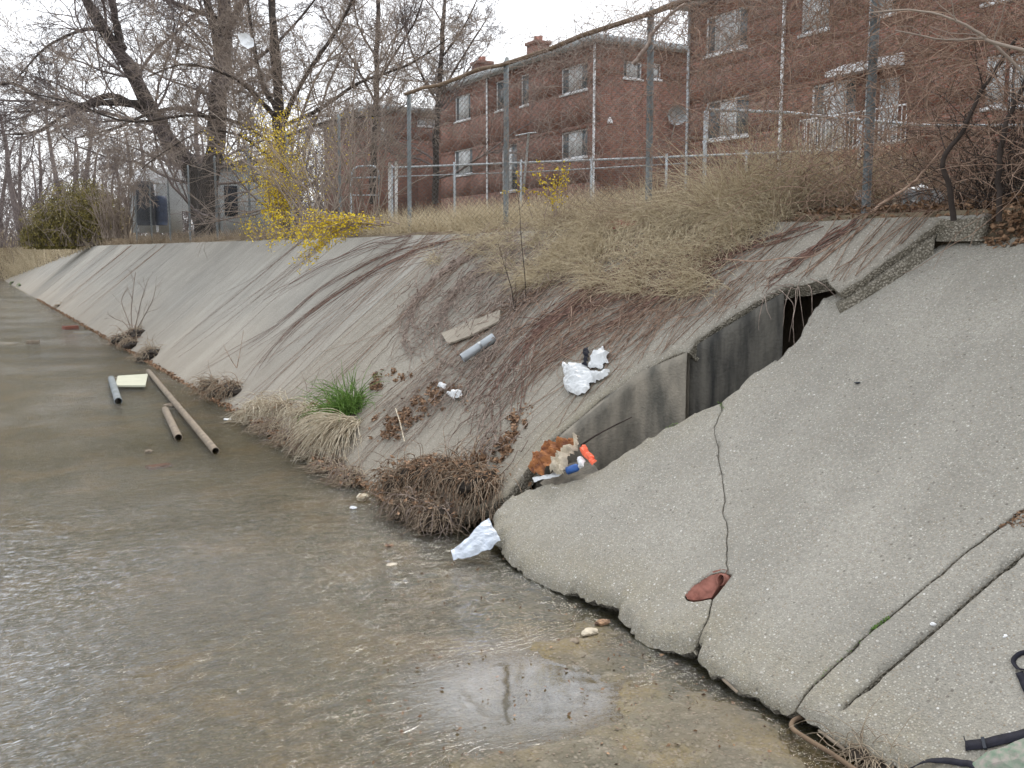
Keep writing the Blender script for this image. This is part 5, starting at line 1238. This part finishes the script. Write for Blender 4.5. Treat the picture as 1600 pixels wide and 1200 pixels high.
bag([(922, 577), (928, 556), (938, 549), (943, 541), (946, 551), (955, 554), (950, 563), (953, 570), (945, 570), (942, 579)], 'smaller torn white plastic bag above the larger one', seed=5, bulge=.05)
bag([(912, 552), (922, 546), (921, 575), (915, 577), (916, 560)], 'black scrap of plastic between the two white bags', 'plastic_scrap', 'black', cat='scrap', bulge=.02)
bag([(702, 620), (712, 612), (725, 614), (724, 622), (712, 627)], 'crumpled white paper at the edge of the leaf drift', 'paper', cat='paper', bulge=.03)
bag([(685, 605), (692, 601), (700, 604), (696, 611)], 'tiny white scrap left of the crumpled paper', 'paper', cat='paper', bulge=.01)
# grey sheet by the slab tip
g_ = [(705, 862), (722, 852), (738, 833), (752, 818), (764, 812), (768, 820), (782, 845), (770, 858), (735, 872), (708, 877)]
g3 = []
for x, y in g_: z = WZ+.02+(877-y)/65*.22; g3.append(atz(x, y, z))
o = sheet('plastic_sheet', g3, M['foil'], .02, .02, .02, freq=9, seed=3); tag(o, 'pale blue-grey plastic sheet tucked under the tip of the sunken slab', 'plastic sheet')
# orange rag group
pl2 = lambda x, y, l=0.: onF(x, y, -.06+l)
M['orange'] = mat('rusty_orange_cloth', (.40, .17, .06), .8, col2=(.17, .07, .04), scale=14)
M['beige'] = mat('beige_cloth', (.5, .44, .34), .85, var=.25, scale=14)
M['oj'] = mat('orange_red_plastic', (.85, .16, .08), .45, var=.1, scale=14)
bag([(829, 734), (842, 712), (860, 703), (888, 690), (906, 691), (896, 705), (880, 715), (862, 742), (848, 745), (833, 741)], 'rust-orange cloth wedged at the edge of the sunken slab', 'cloth', 'orange', bulge=.045, rough=.055, sp=.012, cat='cloth', lift=.02)
bag([(862, 742), (870, 722), (885, 710), (900, 703), (912, 690), (910, 702), (896, 716), (890, 730), (884, 744)], 'beige rag twisted beside the rust-orange cloth', 'cloth', 'beige', bulge=.05, rough=.06, sp=.012, cat='cloth', lift=.04)
bag([(908, 705), (918, 699), (923, 709), (930, 715), (934, 722), (924, 724), (914, 716)], 'bright orange-red plastic wrapper beside the blue bottle', 'wrapper', 'oj', bulge=.03, rough=.03, cat='wrapper', lift=.05, sp=.012)
bag([(923, 724), (931, 720), (936, 724), (927, 729)], 'small orange-red scrap at the slab edge', 'wrapper', 'oj', bulge=.02, rough=.02, cat='wrapper', lift=.05, sp=.01)
a = onF(886, 736, .05); b2_ = onF(905, 729, .055); t = thing('drink_bottle', a, 'small blue bottle with a white cap lying in the rags', 'bottle')
M['blueb'] = mat('blue_bottle', (.04, .11, .33), .3, var=.2, scale=30)
T = Tubes(12); T.batch([a, a*.95+b2_*.05, b2_*.8+a*.2, b2_], [.018, .03, .03, .012]); T.build('body', M['blueb'], t)
T = Tubes(10); T.batch([b2_, b2_+(b2_-a)*.25], .016); T.build('cap', M['white'], t)
bag([(905, 722), (912, 717), (917, 722), (914, 732), (906, 731)], 'white crumpled cup beside the blue bottle', 'paper_cup', 'white', bulge=.03, rough=.02, cat='cup', lift=.05, sp=.012)
bag([(833, 748), (862, 741), (884, 738), (880, 744), (855, 750), (836, 754)], 'thin white plastic strip along the slab edge under the orange cloth', 'plastic_strip', 'bag', bulge=.01, rough=.01, cat='strip', lift=.01)
T = Tubes(5); a = onF(908, 696, .03); dep = a[0]*sY+a[1]*cY; P = smooth_path([a, atd(930, 681, dep-.05), atd(960, 665, dep-.1), atd(987, 652, dep-.15)], 10); T.batch(P, np.linspace(.009, .004, 10)); o = T.build('stick', M['dark']); tag(o, 'dark straight stick jutting from the beige rag', 'stick')
# things in the water
def wpipe(a, b, r, lab, m='tan', z=WZ+.03, name='pipe'):
    o = hollow(name, atz(*a, z), atz(*b, z), r, r*.15, M[m]); tag(o, lab, 'pipe')
wpipe((232, 580), (337, 705), .042, 'longest muddy pipe lying across the shallows')
wpipe((258, 640), (279, 684), .045, 'short muddy pipe left of the long one', 'tan')
wpipe((174, 592), (185, 627), .055, 'short grey-green pipe left of the white board', 'postg')
bp_ = [atz(*p, WZ+.05) for p in ((184, 587), (231, 584), (227, 602), (180, 602))]
V = bp_+[p-np.array([0, 0, .03]) for p in bp_]
M['board'] = mat('pale_yellow_board', (.46, .46, .36), .7, var=.06, scale=6)
o = poly_mesh('foam_board', V, [(0, 3, 2, 1), (4, 5, 6, 7), (0, 1, 5, 4), (1, 2, 6, 5), (2, 3, 7, 6), (3, 0, 4, 7)], M['board']); tag(o, 'flat pale yellow-white board in the shallow water', 'board')
def rock(px, py, sx, sy, sz, m, lab, name='stone', cat='stone', z=None, plane=None):
    p = plane(px, py) if plane else atz(px, py, WZ if z is None else z); import bmesh
    bm = bmesh.new(); g = bmesh.ops.create_icosphere(bm, subdivisions=3, radius=1); sd_ = random.random()*50
    for v in bm.verts:
        c = v.co.copy(); f = 1+.3*mnoise.noise(c*1.5+Vector((sd_, 0, 0)))+.12*mnoise.noise(c*5+Vector((sd_, 0, 0))); v.co = Vector((p[0]+c.x*f*sx, p[1]+c.y*f*sy, p[2]+c.z*f*sz))
    me = bpy.data.meshes.new(name); bm.to_mesh(me); bm.free(); tag(link(name, me, M[m]), lab, cat)
def brickthing(px, py, L, rot, lab, m='redb', h=.05, z=WZ+.0):
    p = atz(px, py, z); c, s = math.cos(rot), math.sin(rot); V = []
    import bmesh
    bm = bmesh.new(); bmesh.ops.create_cube(bm, size=1)
    for v in bm.verts: v.co = Vector((v.co.x*L, v.co.y*L*.5, v.co.z*h*1.4+.01))
    bmesh.ops.bevel(bm, geom=bm.edges[:], offset=.008, segments=2)
    for v in bm.verts: x, y, zz = v.co; v.co = Vector((p[0]+x*c-y*s, p[1]+x*s+y*c, p[2]+zz))
    me = bpy.data.meshes.new('brick'); bm.to_mesh(me); bm.free(); tag(link('brick', me, M[m]), lab, 'brick', 'loose bricks in the creek')
brickthing(110, 513, .40, .3, 'reddish loose brick farthest up the creek', h=.09)
brickthing(52, 536, .28, -.2, 'dark brown loose brick left of the reddish one', 'tan', h=.08)
brickthing(248, 730, .24, .2, 'submerged red brick below the long pipe', 'redb', h=.02, z=WZ-.05)
rock(270, 633, .12, .07, .04, 'tan', 'muddy flat stone capping the short pipe')
rock(232, 706, .04, .04, .03, 'tan', 'small stone standing in the water below the short pipe')
rock(566, 777, .055, .045, .035, 'pale', 'round tan cork-like float at the foot of the grass', 'float', 'float', z=WZ+.03)
rock(355, 655, .055, .06, .012, 'bag', 'white scrap floating beside the dead grass', 'scrap', 'scrap', z=WZ+.01)
rock(552, 793, .03, .04, .01, 'bag', 'small pale blue scrap floating below the round float', 'scrap', 'scrap', z=WZ+.01)
rock(922, 987, .05, .035, .02, 'beige', 'pale pinkish stone on the wet bed', z=WZ+.02)
rock(897, 1002, .03, .025, .018, 'tan', 'small round stone left of the pinkish one', z=WZ+.02)
rock(942, 972, .05, .03, .015, 'leaf', 'reddish brown stone nearest the slab shadow', z=WZ+.02)
rock(612, 882, .04, .03, .008, 'beige', 'pale leaf-like flake in the wet shallows', 'flake', 'flake', z=WZ+.005)
rock(608, 852, .035, .03, .008, 'leaf', 'brown leaf-like flake near the dark clump', 'flake', 'flake', z=WZ+.005)
rock(1340, 598, .022, .018, .006, 'darkp', 'dark oval spot of tar on the large slab', 'tar_spot', 'spot', plane=onN)
rock(1572, 995, .014, .012, .01, 'white', 'small white pebble embedded in the lowest slab', 'pebble', 'pebble', plane=onN)
rock(1458, 975, .014, .012, .008, 'white', 'white pebble beside the dark groove', 'pebble', 'pebble', plane=lambda x, y: onN(x, y, .006))
# red cover at rim
bag([(940, 352), (955, 345), (985, 343), (1000, 348), (985, 356), (950, 360)], 'salmon-coloured lid half buried in the straw at the rim', 'lid', 'clay', bulge=.03, rough=.005, cat='lid', lift=.05, plane=onF)
# rubble and litter behind fence foot
for i, (x, y, s, m, lab) in enumerate(((1412, 322, .11, 'beige', 'grey-tan rubble lump left behind the fence foot'), (1432, 308, .13, 'galv', 'large pale rubble lump behind the fence foot'), (1430, 328, .06, 'clay', 'broken orange clay lump under the rubble'), (1420, 335, .05, 'beige', 'small tan rubble piece near the coping'))):
    p = atX(x, y, 6.95); rock(0, 0, s, s*1.2, s*.8, m, lab, 'rubble', 'rubble', plane=lambda a, b_, p=p: p)
for pts, m, lab in (([(1455, 296), (1464, 293), (1476, 310), (1470, 318), (1458, 316)], 'bag', 'white plastic scrap hanging in the bramble'), ([(1420, 312), (1430, 306), (1438, 318), (1428, 322)], 'bag', 'white plastic scrap on the rubble'), ([(1332, 302), (1344, 296), (1346, 310), (1334, 312)], 'foil', 'pale blue scrap left of the big fence post')):
    o = sheet('plastic_scrap', [atX(*p, 6.75) for p in pts], M[m], .03, .02, .02); tag(o, lab, 'scrap')
M['snag'] = mat('bright_white_film', (.88, .9, .92), .4, var=.04)
# bag in the tree
o = sheet('plastic_bag', [atd(*p, 25.5) for p in ((370, 52), (383, 50), (395, 60), (396, 72), (386, 76), (375, 68))], M['snag'], .12, .08, .055, freq=4); tag(o, 'white plastic bag snagged high in the bare tree', 'bag')

# straps at the lower right corner
def ribbon(name, pts, wid, lab, lift=.01, th=.004, twist=None, tip=0):
    P = smooth_path([onN(*p, lift) for p in pts], 26); T_ = unit(np.gradient(P, axis=0)); n_ = unit(np.array([-NB, 0, 1.])); S = unit(np.cross(T_, n_))
    if twist is not None:
        a = np.interp(np.linspace(0, 1, 26), np.linspace(0, 1, len(twist)), twist)[:, None]; S = S*np.cos(a)+n_*np.sin(a)
    Nn = unit(np.cross(S, T_)); P = P+n_*(np.abs(np.sin(np.linspace(0, 9, 26)))[:, None]*.004)
    V = np.stack([P-S*wid/2, P+S*wid/2, P+S*wid/2-Nn*th, P-S*wid/2-Nn*th], 1).reshape(-1, 3); Q = []
    for i in range(25):
        for j in range(4): Q.append([i*4+j, i*4+(j+1) % 4, i*4+4+(j+1) % 4, i*4+4+j])
    Q += [[0, 3, 2, 1], [100, 101, 102, 103]]
    t = thing(name, P[0], lab, 'strap'); np_mesh('webbing', V, Q, M['black'], t); return t, P
t, P = ribbon('strap', [(1508, 1165), (1530, 1163), (1560, 1157), (1600, 1147), (1680, 1125)], .045, 'wide black webbing strap end lying on the slab', .015)
T = Tubes(4); T.batch(smooth_path([onN(1511, 1168, .03), onN(1508, 1158, .03), onN(1506, 1150, .025)], 6), .002); T.build('frayed_thread', M['black'], t)
T = Tubes(); c = P[8]; u_ = unit(P[9]-P[7]); n_ = unit(np.array([-NB, 0, 1.])); s_ = np.cross(u_, n_)
V = [c+a*u_*.006+b_*s_*.026+d*n_*.006 for d in (-1, 1) for a, b_ in ((-1, -1), (1, -1), (1, 1), (-1, 1))]
poly_mesh('stitched_loop', V, [(0, 3, 2, 1), (4, 5, 6, 7), (0, 1, 5, 4), (1, 2, 6, 5), (2, 3, 7, 6), (3, 0, 4, 7)], M['darkp'], t)
t, P = ribbon('strap', [(1415, 1205), (1445, 1190), (1470, 1188), (1500, 1192), (1520, 1196), (1560, 1230)], .028, 'narrow twisted black strap at the very bottom edge', .02, twist=[1.2, .5, 0, 0, .6])
t, P = ribbon('strap', [(1640, 1018), (1605, 1020), (1590, 1024), (1584, 1034), (1590, 1043), (1600, 1046), (1640, 1050)], .020, 'black strap loop curling at the right edge', .02, twist=[.8]*4)
t, P = ribbon('strap', [(1592, 1050), (1598, 1062), (1606, 1080), (1630, 1110)], .03, 'black strap tail hanging below the loop at the right edge', .02)
M['camo'] = mat('green_patterned_cloth', (.16, .22, .16), .85, col2=(.3, .27, .24), scale=40)
o = sheet('cloth', [onN(*p, .01) for p in ((1522, 1196), (1545, 1178), (1600, 1158), (1650, 1150), (1650, 1230), (1520, 1215))], M['camo'], .02, .012, .03, freq=14); tag(o, 'green and pink patterned cloth under the wide black strap', 'cloth')
# bent rod under the slab at bottom
T = Tubes(8); P = smooth_path([atz(*p, z) for p, z in (((1258, 1118), WZ+.03), ((1240, 1126), WZ+.03), ((1238, 1138), WZ+.03), ((1262, 1155), WZ+.03), ((1300, 1178), WZ+.03), ((1340, 1205), WZ+.03), ((1400, 1240), WZ+.02))], 26); T.batch(P, .011); o = T.build('bent_rod', M['rust']); tag(o, 'rusty bent metal rod on the bed under the lowest slab edge', 'rod')
for i, (a, bb) in enumerate((((1130, 1062), (1152, 1082)), ((1280, 1142), (1320, 1172)), ((1335, 1160), (1405, 1200)))):
    T = Tubes(5); T.batch([atz(*a, WZ+.03), atz((a[0]+bb[0])/2, (a[1]+bb[1])/2, WZ+.05), atz(*bb, WZ+.03)], .008); o = T.build('stick', M['tan']); tag(o, ['short stick poking out below the crack in the slab edge', 'thin stick lying parallel to the bent rod', 'stick by the dead roots at the bottom edge'][i], 'stick')
clump([(1375, 1192), (1350, 1180), (1400, 1200)], 260, .28, .0025, 'straw2', 'dead roots under the slab edge at the bottom of the picture', muck=(.06, .06, .03), plane=lambda x, y: atz(x, y, WZ+.03), lean=(-.3, -.3, .2), jit=.04)
# moss in the joint and crack
def moss(pxs, n, lab, plane=onN, size=.006):
    q = []
    for i in range(n):
        k = random.randrange(len(pxs)-1); f = random.random(); q.append((pxs[k][0]*(1-f)+pxs[k+1][0]*f+random.gauss(0, 1.5), pxs[k][1]*(1-f)+pxs[k+1][1]*f+random.gauss(0, 1.2)))
    P = np.array([plane(*p) for p in q])+np.array([0, 0, .004]); o = leaflet(P, size, None, 'moss', 'green'); tag(o, lab, 'moss', kind='stuff')
moss([(1360, 985), (1390, 965)], 90, 'green moss tuft in the slab joint'); moss([(1270, 1070), (1385, 966)], 60, 'sparse moss along the lower joint', size=.004)
moss([(1122, 628), (1130, 640)], 40, 'moss at the top of the crack'); moss([(1040, 670), (1060, 660)], 25, 'moss on the slab edge left of the crack')
n = 5200; X = rng.uniform(6.0, 8.4, n); Y = rng.uniform(1.2, 7.5, n); P = np.column_stack([X, Y, np.where(X > 6.25, .31+.095*(X-6.25), .25)+rng.uniform(0, .05, n)]); fill = rng.uniform(0, 1, 2600); PF = np.column_stack([6.14+.14*fill, rng.uniform(1.5, 4.45, 2600), -.0+.34*fill+rng.uniform(0, .06, 2600)]); P = np.concatenate([P, PF]); X = P[:, 0]; Y = P[:, 1]; k = (Y < 4.45) | (X > 6.14); o = leaflet(P[k], .03, None, 'leaf_litter', 'leaf'); tag(o, 'dead leaves under the bramble at the top of the bank', 'leaves', kind='stuff')
# crumbled rough patch at right edge of the joint
n = 160; q = pts_in([(1560, 825), (1590, 800), (1625, 790), (1625, 822), (1590, 826)], n); P = np.array([onN(*p) for p in q])+np.array([0, 0, .004]); o = leaflet(P, .014, None, 'gravel', 'leaf'); tag(o, 'crumbled gravel patch in the joint at the right edge', 'gravel', kind='stuff')
# pebbles on the dry bed
n = 1100; q = pts_in([(650, 1200), (900, 1120), (830, 1000), (1000, 1000), (1240, 1140), (1250, 1200)], n); P = np.array([atz(*p) for p in q]); zbed = bedh(P[:, :2]); V = []; Fq = []
ico = [(0, 0, 1), (.9, 0, .2), (.28, .85, .2), (-.72, .53, .2), (-.72, -.53, .2), (.28, -.85, .2)]
for i in range(n):
    s = rng.uniform(.003, .009); zb_ = zbed[i]+.003; a = rng.uniform(0, 6.28); b0 = len(V)
    for x, y, z in ico: V.append((P[i][0]+s*(x*math.cos(a)-y*math.sin(a)), P[i][1]+s*.8*(x*math.sin(a)+y*math.cos(a)), zb_+s*z*.7-.004))
    for j in range(5): Fq.append((b0, b0+1+j, b0+1+(j+1) % 5))
q = pts_in([(560, 1200), (600, 880), (760, 860), (1000, 990), (1240, 1130), (1250, 1200)], 240); PL = np.array([atz(*p) for p in q]); PL[:, 2] = bedh(PL[:, :2])+.006; o = leaflet(PL, .012, None, 'leaf_scraps', 'leaf'); tag(o, 'small leaf scraps scattered on the wet creek bed', 'leaves', kind='stuff')
o = poly_mesh('pebbles', V, Fq, M['tan'], None, True); tag(o, 'scattered tiny pebbles on the exposed creek bed', 'pebbles', kind='stuff')
